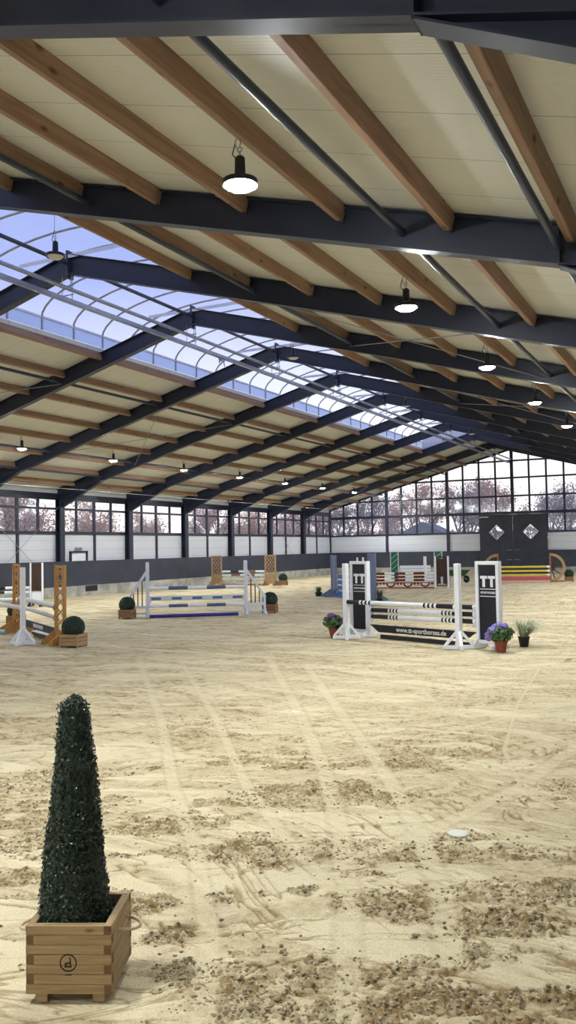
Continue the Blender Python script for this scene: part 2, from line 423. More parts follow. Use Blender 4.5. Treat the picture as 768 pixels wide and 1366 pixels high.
def make_floor():
    xs = np.concatenate([np.linspace(-26.5, -15, 70)[:-1], np.linspace(-15, -8.5, 110)[:-1], np.linspace(-8.5, -5.2, 120)[:-1],
                         np.linspace(-5.2, 0, 600)[:-1], np.linspace(0, 1.2, 20)])
    ys = np.concatenate([np.linspace(YN-.2, 2.3, 20)[:-1], np.linspace(2.3, 6.4, 540)[:-1], np.linspace(6.4, 10, 280)[:-1],
                         np.linspace(10, 18, 200)[:-1], np.linspace(18, 30, 100)[:-1], np.linspace(30, YG+.1, 80)])
    X, Y = np.meshgrid(xs, ys); z, dmp = sand(X, Y)
    nx, ny = len(xs), len(ys)
    me = bpy.data.meshes.new('floor')
    co = np.stack([X, Y, z], -1).reshape(-1, 3).astype(np.float32)
    me.vertices.add(nx*ny); me.vertices.foreach_set('co', co.ravel())
    i = (np.arange(ny-1)[:, None]*nx+np.arange(nx-1)[None, :]).ravel()
    q = np.stack([i, i+1, i+nx+1, i+nx], -1).astype(np.int32)
    me.loops.add(q.size); me.loops.foreach_set('vertex_index', q.ravel())
    me.polygons.add(len(q)); me.polygons.foreach_set('loop_start', np.arange(0, q.size, 4, dtype=np.int32))
    me.update(calc_edges=True)
    me.polygons.foreach_set('use_smooth', np.ones(len(q), bool))
    at = me.attributes.new('damp', 'FLOAT', 'POINT'); at.data.foreach_set('value', dmp.ravel().astype(np.float32))
    m, n, l, p = new_mat('riding_sand'); p.inputs['Roughness'].default_value = .92; p.inputs['Specular IOR Level'].default_value = .15
    a = n.new('ShaderNodeAttribute'); a.attribute_name = 'damp'
    g = n.new('ShaderNodeNewGeometry')
    f1 = n.new('ShaderNodeTexNoise'); f1.inputs['Scale'].default_value = 90; f1.inputs['Detail'].default_value = 4
    f2 = n.new('ShaderNodeTexNoise'); f2.inputs['Scale'].default_value = 1.1; f2.inputs['Detail'].default_value = 6
    f3 = n.new('ShaderNodeTexNoise'); f3.inputs['Scale'].default_value = 14; f3.inputs['Detail'].default_value = 6
    for f in (f1, f2, f3): l.new(g.outputs['Position'], f.inputs['Vector'])
    r = n.new('ShaderNodeValToRGB'); e = r.color_ramp.elements
    e[0].position = 0; e[0].color = SAND_PALE+(1,); e[1].position = 1; e[1].color = SAND_DAMP+(1,)
    # break the mask up with grain
    ma = n.new('ShaderNodeMath'); ma.operation = 'MULTIPLY_ADD'; ma.inputs[1].default_value = .5
    l.new(f3.outputs['Fac'], ma.inputs[0]); ma.inputs[2].default_value = -.25
    ad = n.new('ShaderNodeMath'); ad.operation = 'ADD'; ad.use_clamp = True
    l.new(a.outputs['Fac'], ad.inputs[0])
    mm = n.new('ShaderNodeMath'); mm.operation = 'MULTIPLY'; l.new(ma.outputs[0], mm.inputs[0]); l.new(a.outputs['Fac'], mm.inputs[1])
    l.new(mm.outputs[0], ad.inputs[1]); l.new(ad.outputs[0], r.inputs['Fac'])
    r2 = n.new('ShaderNodeValToRGB'); e2 = r2.color_ramp.elements
    e2[0].position = .3; e2[0].color = (.90, .885, .86, 1); e2[1].position = .7; e2[1].color = (1.04, 1.04, 1.05, 1)
    l.new(f2.outputs['Fac'], r2.inputs['Fac'])
    r3 = n.new('ShaderNodeValToRGB'); e3 = r3.color_ramp.elements
    e3[0].position = .35; e3[0].color = (.86, .85, .83, 1); e3[1].position = .6; e3[1].color = (1.03, 1.03, 1.03, 1)
    l.new(f1.outputs['Fac'], r3.inputs['Fac'])
    m1 = n.new('ShaderNodeMix'); m1.data_type = 'RGBA'; m1.blend_type = 'MULTIPLY'; m1.inputs['Factor'].default_value = 1
    l.new(r.outputs['Color'], m1.inputs[6]); l.new(r2.outputs['Color'], m1.inputs[7])
    m2 = n.new('ShaderNodeMix'); m2.data_type = 'RGBA'; m2.blend_type = 'MULTIPLY'; m2.inputs['Factor'].default_value = 1
    l.new(m1.outputs[2], m2.inputs[6]); l.new(r3.outputs['Color'], m2.inputs[7])
    l.new(m2.outputs[2], p.inputs['Base Color'])
    b = n.new('ShaderNodeBump'); b.inputs['Strength'].default_value = .5; b.inputs['Distance'].default_value = .006
    l.new(f1.outputs['Fac'], b.inputs['Height'])
    b2 = n.new('ShaderNodeBump'); b2.inputs['Strength'].default_value = .45; b2.inputs['Distance'].default_value = .02
    l.new(f3.outputs['Fac'], b2.inputs['Height']); l.new(b.outputs['Normal'], b2.inputs['Normal'])
    l.new(b2.outputs['Normal'], p.inputs['Normal'])
    me.materials.append(m)
    o = bpy.data.objects.new('floor', me); C.objects.link(o); tag(o, 'pale riding sand with hoof scuffs and wheel tracks', 'floor', None, 'structure')
SAND_PALE = (.690, .605, .400); SAND_DAMP = (.300, .205, .092)
make_floor()

def make_clods():
    rng = np.random.default_rng(3)
    n = 220000
    x = rng.uniform(-6, .3, n); y = 2.4+rng.uniform(0, 1, n)**1.4*6.5
    R = rough_mask(x, y); keep = rng.uniform(0, 1, n) < np.clip(R, .006, 1)*.8*(1-.6*sstep(5.5, 9, y))
    keep &= np.hypot(x-BOX_C[0], y-BOX_C[1]) > .34
    x, y = x[keep], y[keep]
    if len(x) > 26000: x, y = x[:26000], y[:26000]
    z, _ = sand(x, y)
    bm = bmesh.new(); bmesh.ops.create_icosphere(bm, subdivisions=1, radius=1)
    bv = np.array([v.co[:] for v in bm.verts]); bf = np.array([[v.index for v in f.verts] for f in bm.faces]); bm.free()
    k = len(x); r = .0026+.0092*rng.uniform(0, 1, k)**2.6
    vs = bv[None]*(1+rng.uniform(-.35, .35, (k, len(bv), 1)))*r[:, None, None]*np.stack([rng.uniform(.8, 1.9, k), rng.uniform(.8, 1.3, k), rng.uniform(.4, .8, k)], -1)[:, None, :]
    a = rng.uniform(0, 6.28, k); ca, sa = np.cos(a)[:, None], np.sin(a)[:, None]
    vs = np.stack([vs[..., 0]*ca-vs[..., 1]*sa, vs[..., 0]*sa+vs[..., 1]*ca, vs[..., 2]], -1)
    vs = vs+np.stack([x, y, z+r*.25], -1)[:, None, :]
    fs = bf[None]+(np.arange(k)*len(bv))[:, None, None]
    me = bpy.data.meshes.new('sand_clods'); me.from_pydata(vs.reshape(-1, 3).tolist(), [], fs.reshape(-1, 3).tolist())
    me.materials.append(leafy('clod_sand_shaded', (.19, .14, .075), (.46, .375, .225), .95))  # clod tones set darker so that the colour carries their shadows
    o = bpy.data.objects.new('sand_clods', me); C.objects.link(o)
    tag(o, 'loose crumbly damp sand clods, toned darker for their shadows, kicked up over the pale floor', 'sand', None, 'stuff')
make_clods()

# ------------------------------------------------------------------ shell: ground outside, roof, walls
g = MB(); g.box((-20, 30, -.35), (260, 260, .4)); tag(g.build('ground', M['grass_out']), 'lawn outside the hall', 'ground', None, 'structure')
def roofz(x, z0): return z0-S*abs(x-XR)
r = MB()
for sgn in (-1, 1):
    a, b = XR+sgn*SKY, XR+sgn*(HALF+.15)
    r.prism([(a, roofz(a, ZS)), (b, roofz(b, ZS)), (b, roofz(b, ZS)+.12), (a, roofz(a, ZS)+.12)], YN-.2, YG+.3)
    for y0, y1 in ((SKY1, YG+.3), (YN-.2, SKY0)):
        r.prism([(a, roofz(a, ZS)), (XR, ZS), (XR, ZS+.12), (a, roofz(a, ZS)+.12)], y0, y1)
tag(r.build('ceiling', M['roof']), 'cream ribbed roof panels', 'ceiling', None, 'structure')

def side_wall(sgn, name):
    X = XR+sgn*HALF; kx = XR+sgn*(HALF-.31)
    w = MB(); w.box((X+sgn*.05, (YN+YG)/2, (ZPAN+ZPL)/2), (.10, YG-YN, ZPAN-ZPL))
    w.box((X+sgn*.05, (YN+YG)/2, (ZWT+.03+roofz(X, ZS))/2), (.10, YG-YN, roofz(X, ZS)-ZWT-.03))
    tag(w.build('wall_'+name, M['wallpan']), 'white panel side wall under the windows', 'wall', None, 'structure')
    h = MB(); h.box((X-sgn*.02, (YN+YG)/2, ZWT+.12), (.06, YG-YN, .2)); h.box((X-sgn*.02, (YN+YG)/2, ZPAN), (.07, YG-YN, .09))
    tag(h.build('trim_1' if sgn < 0 else 'trim_2', M['steel']), 'dark steel rails above and below the side windows', 'trim', None, 'structure')
    k = MB(); k.box((kx+sgn*.03, (YN+YG)/2, (ZK+ZPL)/2), (.06, YG-YN, ZK-ZPL)); k.box((kx+sgn*.04, (YN+YG)/2, ZK+.01), (.10, YG-YN, .04))
    tag(k.build('baseboard_'+name, M['kick']), 'dark kickboard along the side of the arena', 'kickboard', None, 'structure')
    p = MB(); L = 2.5; y = YN
    while y < YG:
        y1 = min(y+L, YG); p.box((kx+sgn*.10, (y+y1)/2, (ZPL-.3)/2), (.22, y1-y-.012, ZPL+.3)); y = y1
    tag(p.build('trim_3' if sgn < 0 else 'trim_4', M['concrete']), 'grey concrete plinth blocks', 'plinth', None, 'structure')
side_wall(-1, 'left'); side_wall(1, 'right')

wi = [0]
def window_bay(sgn, k):
    """band of four glazed panes with a fanlight row, between two portal frames"""
    X = XR+sgn*HALF; y0, y1 = FY(k+1), FY(k); wi[0] += 1
    e = empty('window_%d' % wi[0], (X, (y0+y1)/2, ZPAN)); tag(e, 'side window band of four panes with fanlights', 'window', None, 'structure')
    f = MB(); h = ZWT-ZPAN; W = y1-y0
    for i in range(5):
        yy = -W/2+W*i/4; f.box((0, yy, h/2), (.09, .13 if i in (0, 2, 4) else .10, h))
    for z in (.05, h-.46, h-.02): f.box((0, 0, z), (.085, W, .095))
    f.build('window_frame', M['steel'], e)
    p = MB(); p.box((sgn*.01, 0, h/2), (.008, W, h)); p.build('pane', M['pane'], e)
    s = MB(); s.box((X-sgn*.03, (y0+y1)/2, (ZPAN+ZK)/2), (.07, .13, ZPAN-ZK))
    tag(s.build('trim_%d' % (20+wi[0]), M['steel']), 'dark post between white wall panels', 'trim', 'wall panel posts', 'structure')
for k in range(13): window_bay(-1, k)
for k in range(13): window_bay(1, k)

PW = 2*HALF/24
def gable():
    XL = XR-HALF; dx0, dx1 = XR-2*PW, XR+2*PW
    w = MB()
    for a, b in ((XL, dx0), (dx1, XR+HALF)): w.box(((a+b)/2, YG+.05, (ZPAN+ZPL)/2), (b-a, .10, ZPAN-ZPL))
    tag(w.build('wall_far', M['wallpan']), 'white panels of the far gable wall', 'wall', None, 'structure')
    k = MB(); p = MB()
    for a, b in ((XL, dx0), (dx1, XR+HALF)):
        k.box(((a+b)/2, YG-.20, (ZK+ZPL)/2), (b-a, .06, ZK-ZPL)); k.box(((a+b)/2, YG-.18, ZK+.01), (b-a, .10, .04))
        n = int((b-a)/2.3)+1
        for i in range(n): p.box((a+(b-a)*(i+.5)/n, YG-.12, (ZPL-.3)/2), ((b-a)/n-.012, .22, ZPL+.3))
    tag(k.build('baseboard_far', M['kick']), 'dark kickboard across the far gable', 'kickboard', None, 'structure')
    tag(p.build('trim_5', M['concrete']), 'grey concrete plinth of the far gable', 'plinth', None, 'structure')
    ztr = [4.15, 5.31, 6.55, 7.72]
    for sct in range(6):
        x0 = XL+sct*4*PW; x1 = x0+4*PW
        wi[0] += 1
        e = empty('window_%d' % wi[0], ((x0+x1)/2, YG, 0)); tag(e, 'tall gridded gable window', 'window', None, 'structure')
        xm = (x0+x1)/2; f = MB(); door = 0 < x1-dx0-.1 and 0 < dx1-x0-.1
        parts = []
        for i in range(5):
            x = x0+i*PW; heavy = i in (0, 4)
            zlo = ZPAN
            if dx0+.1 < x < dx1-.1: zlo = 4.1
            if heavy and not (dx0+.1 < x < dx1-.1): zlo = ZK-.05
            wd = .20 if heavy else .12
            if i == 4 and sct < 5: continue
            f.box((x-xm, 0 if not heavy else -.03, (zlo+roofz(x, ZS))/2), (wd, .10 if not heavy else .16, roofz(x, ZS)-zlo))
        for z in [ZPAN]+ztr:
            a, b = x0, x1
            lim = (ZS-z)/S                      # roof slope cuts the transom
            a = max(a, XR-lim); b = min(b, XR+lim)
            if z < 4.1:
                if a < dx0-.1: b = min(b, dx0)
                else: a = max(a, dx1)
            if b-a > .05: f.box(((a+b)/2-xm, 0, z), (b-a, .09, .19 if z == 4.15 else .115))
        a, b = x0, x1
        pts = [(a, roofz(a, ZS))]+([(XR, ZS)] if a < XR < b else [])+[(b, roofz(b, ZS))]
        for (xa, za), (xb, zb) in zip(pts[:-1], pts[1:]): f.bar((xa-xm, 0, za-.06), (xb-xm, 0, zb-.06), .1, .14)
        f.build('window_frame', M['steel'], e)
        segs = []
        for i in range(4):
            a, b = x0+i*PW, x0+(i+1)*PW
            zl = 4.1 if (a > dx0-.1 and b < dx1+.1) else ZPAN
            segs.append((a, b, zl))
        for a, b, zl in segs:
            pn = MB(); pn.prism([(a-xm, zl), (b-xm, zl), (b-xm, roofz(b, ZS)), (a-xm, roofz(a, ZS))], .01, .018)
            pn.build('pane', M['pane'], e)
    # sliding doors
    for i, (a, b, dcx) in enumerate(((dx0, XR, -13.77), (XR, dx1, -11.49))):
        e = empty('door_%d' % (i+1), ((a+b)/2, YG-.16, 0))
        tag(e, ('left' if i == 0 else 'right')+' dark sliding gable door leaf with a diamond window', 'door', None, 'structure')
        W = b-a; m = MB(); t = .07; cx = dcx-(a+b)/2; cz = 2.84; q = .50
        # leaf cut round the diamond
        out = [(-W/2+.01, .03), (W/2-.01, .03), (W/2-.01, 4.0), (-W/2+.01, 4.0)]
        dia = [(cx, cz-q), (cx+q, cz), (cx, cz+q), (cx-q, cz)]
        L, R_, Bt, T = -W/2+.01, W/2-.01, .03, 4.0
        for poly in ([(L, Bt), (R_, Bt), (R_, cz), dia[1], dia[0], dia[3], (L, cz)], [(L, cz), dia[3], dia[2], dia[1], (R_, cz), (R_, T), (L, T)]):
            vs = [(x, -t/2, z) for x, z in poly]+[(x, t/2, z) for x, z in poly]; n = len(poly)
            m.add(vs, [tuple(range(n)), tuple(range(2*n-1, n-1, -1))]+[(j, n+j, n+(j+1) % n, (j+1) % n) for j in range(n)])
        m.box((0, -.06, 4.0), (W, .05, .08)); m.build('door_leaf', M['kick'], e)
        fr = MB()
        for j in range(4):
            (xa, za), (xb, zb) = dia[j], dia[(j+1) % 4]; fr.bar((xa, -.04, za), (xb, -.04, zb), .03, .05, (0, 1, 0))
        fr.build('window_frame', M['white'], e, label='white frame of the diamond window')
        gp = MB(); gp.prism(dia, -.005, .005); gp.build('pane', M['pane'], e)
        hd = MB()
        for z in (1.62, .95): hd.box((W/2-.25 if i == 0 else -W/2+.25, -.05, z), (.34, .02, .025))
        hd.build('door_handle', M['rod'], e)
    sg = MB(); sg.box((XR-1.95, YG-.215, 3.90), (.62, .01, .07)); tag(sg.build('door_sign', M['palegrey']), 'narrow pale sign strip at the top left of the dark gable door', 'sign')
    tr = MB(); tr.box((XR, YG-.20, 4.10), (4*PW+.3, .1, .10)); tag(tr.build('trim_6', M['steel2']), 'sliding door track', 'trim', None, 'structure')
gable()
w = MB(); w.prism([(XR-HALF, -.1), (XR+HALF, -.1), (XR+HALF, roofz(XR+HALF, ZS)), (XR, ZS), (XR-HALF, roofz(XR-HALF, ZS))], YN-.1, YN)
tag(w.build('wall_near', M['wallpan']), 'panel wall behind the viewer', 'wall', None, 'structure')

# ------------------------------------------------------------------ portal frames
def isec(mb, a, b, depth_top, fw, tw=.012, tf=.018):
    """I section along the lower line a->b in the x-z plane; depth_top = (depth at a, depth at b), vertical"""
    (xa, za), (xb, zb) = a, b; da, db = depth_top
    mb.prism([(xa, za), (xb, zb), (xb, zb+db), (xa, za+da)], -tw/2, tw/2)
    mb.prism([(xa, za), (xb, zb), (xb, zb+tf), (xa, za+tf)], -fw/2, fw/2)
    mb.prism([(xa, za+da-tf), (xb, zb+db-tf), (xb, zb+db), (xa, za+da)], -fw/2, fw/2)
frame0 = empty('portal_frame', (0, 0, 0), 0, 'dark navy steel portal frame spanning the hall', 'steel frame', 'steel portal frames', 'structure')
def frame_parts(root):
    D = ZS-ZB-.02
    for sgn in (-1, 1):
        rf = MB(); x1 = XR+sgn*(HALF-.01)
        isec(rf, (XR+sgn*.02, ZB), (x1, roofz(x1, ZB)), (D, D), .19); rf.build('rafter', M['steel'], root)
        hn = MB(); xa, xb = XR+sgn*11.2, XR+sgn*(HALF-.30)
        za, zb = roofz(xa, ZB), 4.0
        hn.prism([(xa, za), (xb, zb), (xb, roofz(xb, ZB)+.02), (xa, za+.02)], -.006, .006)
        hn.prism([(xa, za-.018), (xb, zb-.018), (xb, zb), (xa, za)], -.095, .095)
        hn.box((xa, 0, za+.2), (.016, .19, .44)); hn.build('haunch', M['steel'], root)
        cl = MB(); ca, cb = XR+sgn*(HALF-.29), XR+sgn*(HALF-.005); xm = (ca+cb)/2
        top = roofz(cb, ZB)+.1
        cl.box((xm, 0, top/2), (abs(cb-ca), .014, top))
        for x in (ca+sgn*.01, cb-sgn*.01): cl.box((x, 0, top/2), (.02, .30, top))
        cl.box((xm, 0, 4.0), (abs(cb-ca), .28, .02)); cl.build('column', M['steel'], root)
        ct = MB()
        for x in [XR+sgn*(SKY+.05+1.363*j) for j in range(8)]:
            ct.box((x-sgn*.0, .05, roofz(x, ZP)+.10), (.012, .10, .22)); ct.box((x, -.05, roofz(x, ZP)+.10), (.012, .10, .22))
        ct.build('purlin_cleat', M['steel2'], root)
    ap = MB(); ap.box((XR, 0, ZB+.22), (.05, .20, .62))
    for z in (-.02, .12, .3, .46):
        for s in (-1, 1): ap.tube((XR-.05, s*.06, ZB+z), (XR+.05, s*.06, ZB+z), .014, 6)
    ap.build('apex_plate', M['steel2'], root)
frame_parts(frame0)
frame0.location = (0, FY(1), 0)
for k in range(2, 13): dup(frame0, (0, FY(k), 0))
# nearest gable frame is only a rafter pair in the wall, left out (behind the viewer)

# ------------------------------------------------------------------ purlins and tubular struts, bay by bay
pm = MB(); pm.box((0, 0, 0), (.10, B-.05, .205)); pmesh = pm.mesh('timber_purlin', M['timber'], bevel=.006)
first = True
for k in range(13):
    y = (FY(k)+FY(k+1))/2
    for sgn in (-1, 1):
        for j in range(8):
            off = SKY+.04+1.363*j
            x = XR+sgn*off; z = roofz(x, ZP)+.1025
            o = bpy.data.objects.new('timber_purlin', pmesh); C.objects.link(o)
            o.location = (x, y, z); o.rotation_euler = (0, sgn*math.atan(S)*.999, 0)
            tag(o, 'brown timber purlin under the cream roof', 'purlin', 'timber purlins', 'structure')
sm = MB(); sm.tube((0, -B/2+.0, 0), (0, B/2-.0, 0), .045, 12); smesh = sm.mesh('tube_strut', M['steel2'], True)
for k in range(13):
    y = (FY(k)+FY(k+1))/2
    offs = [(0, ZB+.24)]+[(s*o, roofz(XR+s*o, ZB)+.20) for s in (-1, 1) for o in (4.66, 9.40, 11.20)]
    for off, z in offs:
        o = bpy.data.objects.new('tube_strut', smesh); C.objects.link(o); o.location = (XR+off, y, z)
        tag(o, 'dark round steel strut between roof frames', 'strut', 'tubular roof struts', 'structure')

# ------------------------------------------------------------------ ridge skylight
RISE0 = .34; VR = 1.0
def vault(t):          # t -1..1 across
    x = XR+t*(SKY-.02); zb = roofz(x, 0)  # not used
    base = roofz(XR+SKY, ZS)+.10+RISE0
    return (XR+t*(SKY-.02), base+VR*math.sqrt(max(0, 1-t*t)))
sk = empty('skylight', (0, 0, 0), 0, 'barrel vaulted ridge skylight of pale translucent sheets', 'skylight', None, 'structure')
N = 20
vp = [vault(-math.cos(PI*i/N)) for i in range(N+1)]
m = MB()
for (xa, za), (xb, zb) in zip(vp[:-1], vp[1:]):
    m.add([(xa, SKY0, za), (xb, SKY0, zb), (xb, SKY1, zb), (xa, SKY1, za)], [(0, 1, 2, 3)])
m.build('glazing', M['skypane'], sk, True)
for sgn in (-1, 1):
    x = XR+sgn*(SKY-.02); z0 = roofz(x, ZS); m = MB()
    m.box((x, (SKY0+SKY1)/2, z0+.12+RISE0/2), (.012, SKY1-SKY0, RISE0)); m.build('upstand', M['upstand'], sk)
    c = MB();  c.box((x, (SKY0+SKY1)/2, z0+.12+RISE0), (.07, SKY1-SKY0, .05))
    c.build('curb', M['whitebar'], sk)
for y in (SKY0, SKY1):
    m = MB(); poly = [(XR-SKY, roofz(XR-SKY, ZS))]+vp+[(XR+SKY, roofz(XR+SKY, ZS)), (XR, ZS)]
    m.prism(poly, y-.03, y+.03); m.build('end_panel', M['whitebar'], sk)
rb = MB(); rb.path([(x, 0, z-.02) for x, z in vp], .027, 6)
for sgn in (-1, 1): rb.box((XR+sgn*(SKY-.04), 0, roofz(XR+SKY, ZS)+.12+RISE0/2), (.04, .045, RISE0))
ribmesh = rb.mesh('rib', M['rod'], True)
nr = int(round((SKY1-SKY0)/(B/4)))
for i in range(nr+1):
    o = bpy.data.objects.new('rib', ribmesh); C.objects.link(o); o.parent = sk; o.location = (0, SKY0+(SKY1-SKY0)*i/nr, 0)
tm = MB(); tm.box((XR+.05, .04, ZB+.40), (2.9, .012, .085)); tmesh = tm.mesh('tie_bar', M['whitebar'])
for k in range(3, 12):
    o = bpy.data.objects.new('tie_bar', tmesh); C.objects.link(o); o.parent = sk; o.location = (0, FY(k)-.12, 0)

# ------------------------------------------------------------------ irrigation pipes under the ridge
def pipe(name, x, z, rad, label, flat=False):
    e = empty(name, (x, 0, z), 0, label, 'pipe')
    m = MB()
    if flat: m.box((0, (YN+YG)/2, 0), (.11, YG-YN-.6, .05)); m.box((-.05, (YN+YG)/2, .02), (.012, YG-YN-.6, .09)); m.box((.05, (YN+YG)/2, .02), (.012, YG-YN-.6, .09))
    else: m.tube((0, YN+.3, 0), (0, YG-.3, 0), rad, 12)
    m.build('rail' if flat else 'tube', M['galv'], e, True)
    return e
pa = pipe('sprinkler_rail', XR-.10, 7.56, 0, 'galvanised channel rail hung under the ridge, lower of two', True)
pb = pipe('sprinkler_pipe', XR+.02, 7.80, .045, 'round galvanised water pipe hung under the ridge, upper of two')
for k in range(1, 13):
    y = FY(k)-.05
    m = MB()
    for xx in (-.07, .21): m.tube((xx, y, -.02), (xx, y, ZB-.0-7.56+.02), .009, 6)
    for z in (.10, .30): m.bar((-.12, y, z), (.25, y, z), .02, .02)
    m.build('hanger', M['rod'], pa)
    m2 = MB(); m2.tube((.0, y+.06, 0), (.0, y+.06, ZB-7.80+.02), .009, 6); m2.lathe([(.06, -.03), (.06, .03)], 12, (0, y+.06, 0)); m2.build('hanger', M['rod'], pb)
for i, y in enumerate((21.3, 43.6, 51.5)):
    e = empty('rail_sprinkler', (XR-.10, y, 7.53), 0, ['sprinkler nozzle hanging on the ridge rail, nearest one', 'sprinkler nozzle on the ridge rail near the far end of the skylight', 'sprinkler nozzle on the ridge rail beside the gable'][i], 'sprinkler', 'sprinkler nozzles')
    m = MB(); m.box((0, 0, -.04), (.05, .26, .06)); m.tube((0, -.1, -.05), (.05, -.22, -.16), .02, 8); m.tube((0, .1, -.05), (0, .16, -.20), .015, 8); m.build('nozzle', M['rod'], e)

# cables and bracing rods
m = MB(); m.tube((-23.5, YN+.2, 4.55), (-23.5, YG-.2, 4.55), .009, 5)
tag(m.build('steel_cable', M['rod']), 'thin steel cable running the length of the left side under the haunches', 'cable')
def rod(a, b, label, group):
    m = MB(); m.tube(a, b, .011, 5)
    tag(m.build('bracing_rod', M['rod']), label, 'bracing rod', group, 'structure')
for k in (6, 1):
    xw = XW+.16
    rod((xw, FY(k)-.1, 4.0), (xw, FY(k+1)+.1, .3), 'thin bracing rod crossing the left wall panels', 'wall bracing rods')
    rod((xw+.03, FY(k)-.1, .3), (xw+.03, FY(k+1)+.1, 4.0), 'thin bracing rod crossing the left wall panels', 'wall bracing rods')
for k in (6, 8, 1):
    for sgn in (-1, 1):
        a, b = XR+sgn*4.6, XR+sgn*9.4
        za, zb = roofz(a, ZB)+.12, roofz(b, ZB)+.12
        rod((a, FY(k)-.02, za), (b, FY(k+1)+.02, zb), 'thin bracing rod crossing under the roof', 'roof bracing rods')
        rod((b, FY(k)-.02, zb-.03), (a, FY(k+1)+.02, za-.03), 'thin bracing rod crossing under the roof', 'roof bracing rods')
m = MB()
for a, b in (((-.55, 1.56), (-.55, 2.04)), ((.55, 1.56), (.55, 2.04)), ((-.6, 2.0), (.6, 2.0))):
    m.bar((0, a[0], a[1]), (0, b[0], b[1]), .08, .10, (1, 0, 0))
hb = empty('wall_hatch', (XW+.05, 30.9, 0), 0, 'small dark framed hatch low in the white left wall panel', 'hatch')
m.build('hatch_frame', M['steel'], hb); m = MB(); m.box((-.03, 0, 1.78), (.03, 1.05, .42)); m.build('hatch_leaf', M['white'], hb)
m = MB(); m.box((0, .02, 2.07), (.06, .44, .03))
for i, y in enumerate((-.16, -.04, .12, .2)): m.box((.0, y, 2.13), (.06, .06, .12 if i % 2 else .16))
m.build('top_latch', M['rod'], hb)
m = MB(); m.box((0, 0, 0), (.02, .86, .27)); 
vt = empty('plinth_vent', (XR-(HALF-.31)+.005, 31.45, .32), 0, 'dark rectangular vent opening in the concrete plinth of the left wall', 'vent')
m.build('opening', M['black'], vt); m = MB()
for z in (-.1, -.03, .04, .11): m.box((.012, 0, z), (.012, .84, .018), Matrix.Rotation(.4, 3, 'Y'))
m.build('louvre', M['kick'], vt)

# ------------------------------------------------------------------ lamps
def make_lamp(lit):
    e = empty('hanging_lamp')
    b = MB(); b.lathe([(.075, .042), (.154, .036), (.172, .022), (.178, .024), (.175, .075), (.10, .10), (.055, .115), (.05, .30), (.03, .32)], 20); b.build('housing', M['frost'], e, True)
    d = MB(); d.lathe([(.095, -.010), (.108, -.006), (.150, .034)], 20); d.build('diffuser', M['lamp_on'] if lit else M['lamp_off'], e, True, label='glowing white lens' if lit else None)
    h = MB(); L = .42
    h.path([(0, 0, .32), (.0, 0, .37)], .008, 6)
    h.path([(.025*math.cos(t), 0, .385+.025*math.sin(t)) for t in [i*2*PI/10 for i in range(10)]], .006, 5, True)
    pts = [(-.02+.03*math.cos(t), .0, .46+.055*math.sin(t)) for t in [i*2*PI/12 for i in range(12)]]; h.path(pts, .006, 5, True)
    h.build('carabiner', M['rod'], e, True)
    c = MB(); c.path([(-.04, 0, .30), (-.09, .01, .36), (-.07, .02, .45), (-.03, .01, .55)], .006, 5); c.build('cable', M['black'], e, True)
    return e
lit0 = make_lamp(True); off0 = make_lamp(False)
ORD = ['nearest', 'second', 'third', 'fourth', 'fifth', 'sixth', 'seventh', 'eighth', 'ninth', 'tenth', 'eleventh']
used = False
LIT = []
def lamp(x, y, z, label, group):
    global used
    if not used:
        o = lit0; used = True; o.location = (x, y, z); tag(o, label, 'lamp', group)
    else:
        o = dup(lit0, (x, y, z), None, label, group); o['category'] = 'lamp'
    return o
ZL = 5.53
def lampy(k): return FY(k)-B/2
for i, k in enumerate(range(10, -1, -1)):        # right slope; hook on the purlin 1.36 m from the strut
    lamp(XR+8.59, lampy(k), ZL, ('%s lit lamp of the row under the right roof slope, counted from the front' % ORD[i]) if i else 'largest nearest lit lamp, under the right roof slope in front of the second beam', 'lit lamps under the right slope')
# the two lamps of this row above and behind the viewer
for k in (11, 12): lamp(XR+8.59, lampy(k), ZL, 'lit lamp of the right row above the viewer', 'lit lamps under the right slope')
for i, k in enumerate(range(7, -1, -1)):
    lamp(XR-8.59, lampy(k), ZL, '%s lit lamp from the front under the left roof slope' % ORD[i], 'lit lamps under the left slope')
for k in (8, 9, 10, 11, 12): lamp(XR-8.59, lampy(k), ZL, 'lit lamp of the left row outside the picture edge', 'lit lamps under the left slope')
uo = None
for i, k in enumerate((9, 7, 5, 3)):
    if uo is None:
        uo = off0; uo.location = (-10.87, lampy(k), 7.46)
    else: uo = dup(off0, (-10.87, lampy(k), 7.46))
    tag(uo, ['unlit lamp hanging under the skylight, nearest to the front', 'second unlit lamp hanging under the skylight', 'third unlit lamp hanging under the skylight', 'farthest unlit lamp hanging at the end of the skylight'][i], 'lamp', 'unlit lamps under the skylight')
    hz = 9.05-7.46; w_ = MB(); w_.tube((-.02, 0, .51), (-.02, 0, hz), .006, 5); w_.build('suspension_wire', M['rod'], uo)

SKY_STRENGTH = 2.0; EXPOSURE = -0.06
# ------------------------------------------------------------------ greenery helpers
def leaf_cloud(pts, nrm, size, seed, spread=.9, fold=.25, aspect=.55):
    """folded leaf quads at pts, roughly facing nrm"""
    rng = np.random.default_rng(seed); k = len(pts)
    d = nrm+rng.normal(0, spread, (k, 3)); d /= np.linalg.norm(d, axis=1)[:, None]
    t = np.cross(d, rng.normal(0, 1, (k, 3))); t /= np.linalg.norm(t, axis=1)[:, None]
    s = np.cross(d, t); sz = size*rng.uniform(.65, 1.25, k)[:, None]
    a = pts-t*sz*.5; c = pts+t*sz*.5
    b = pts+s*sz*aspect*.5+d*sz*fold; e = pts-s*sz*aspect*.5+d*sz*fold
    vs = np.stack([a, b, c, e], 1).reshape(-1, 3)
    i = np.arange(k)[:, None]*4
    return vs, np.concatenate([np.concatenate([i, i+1, i+2], 1), np.concatenate([i, i+2, i+3], 1)])
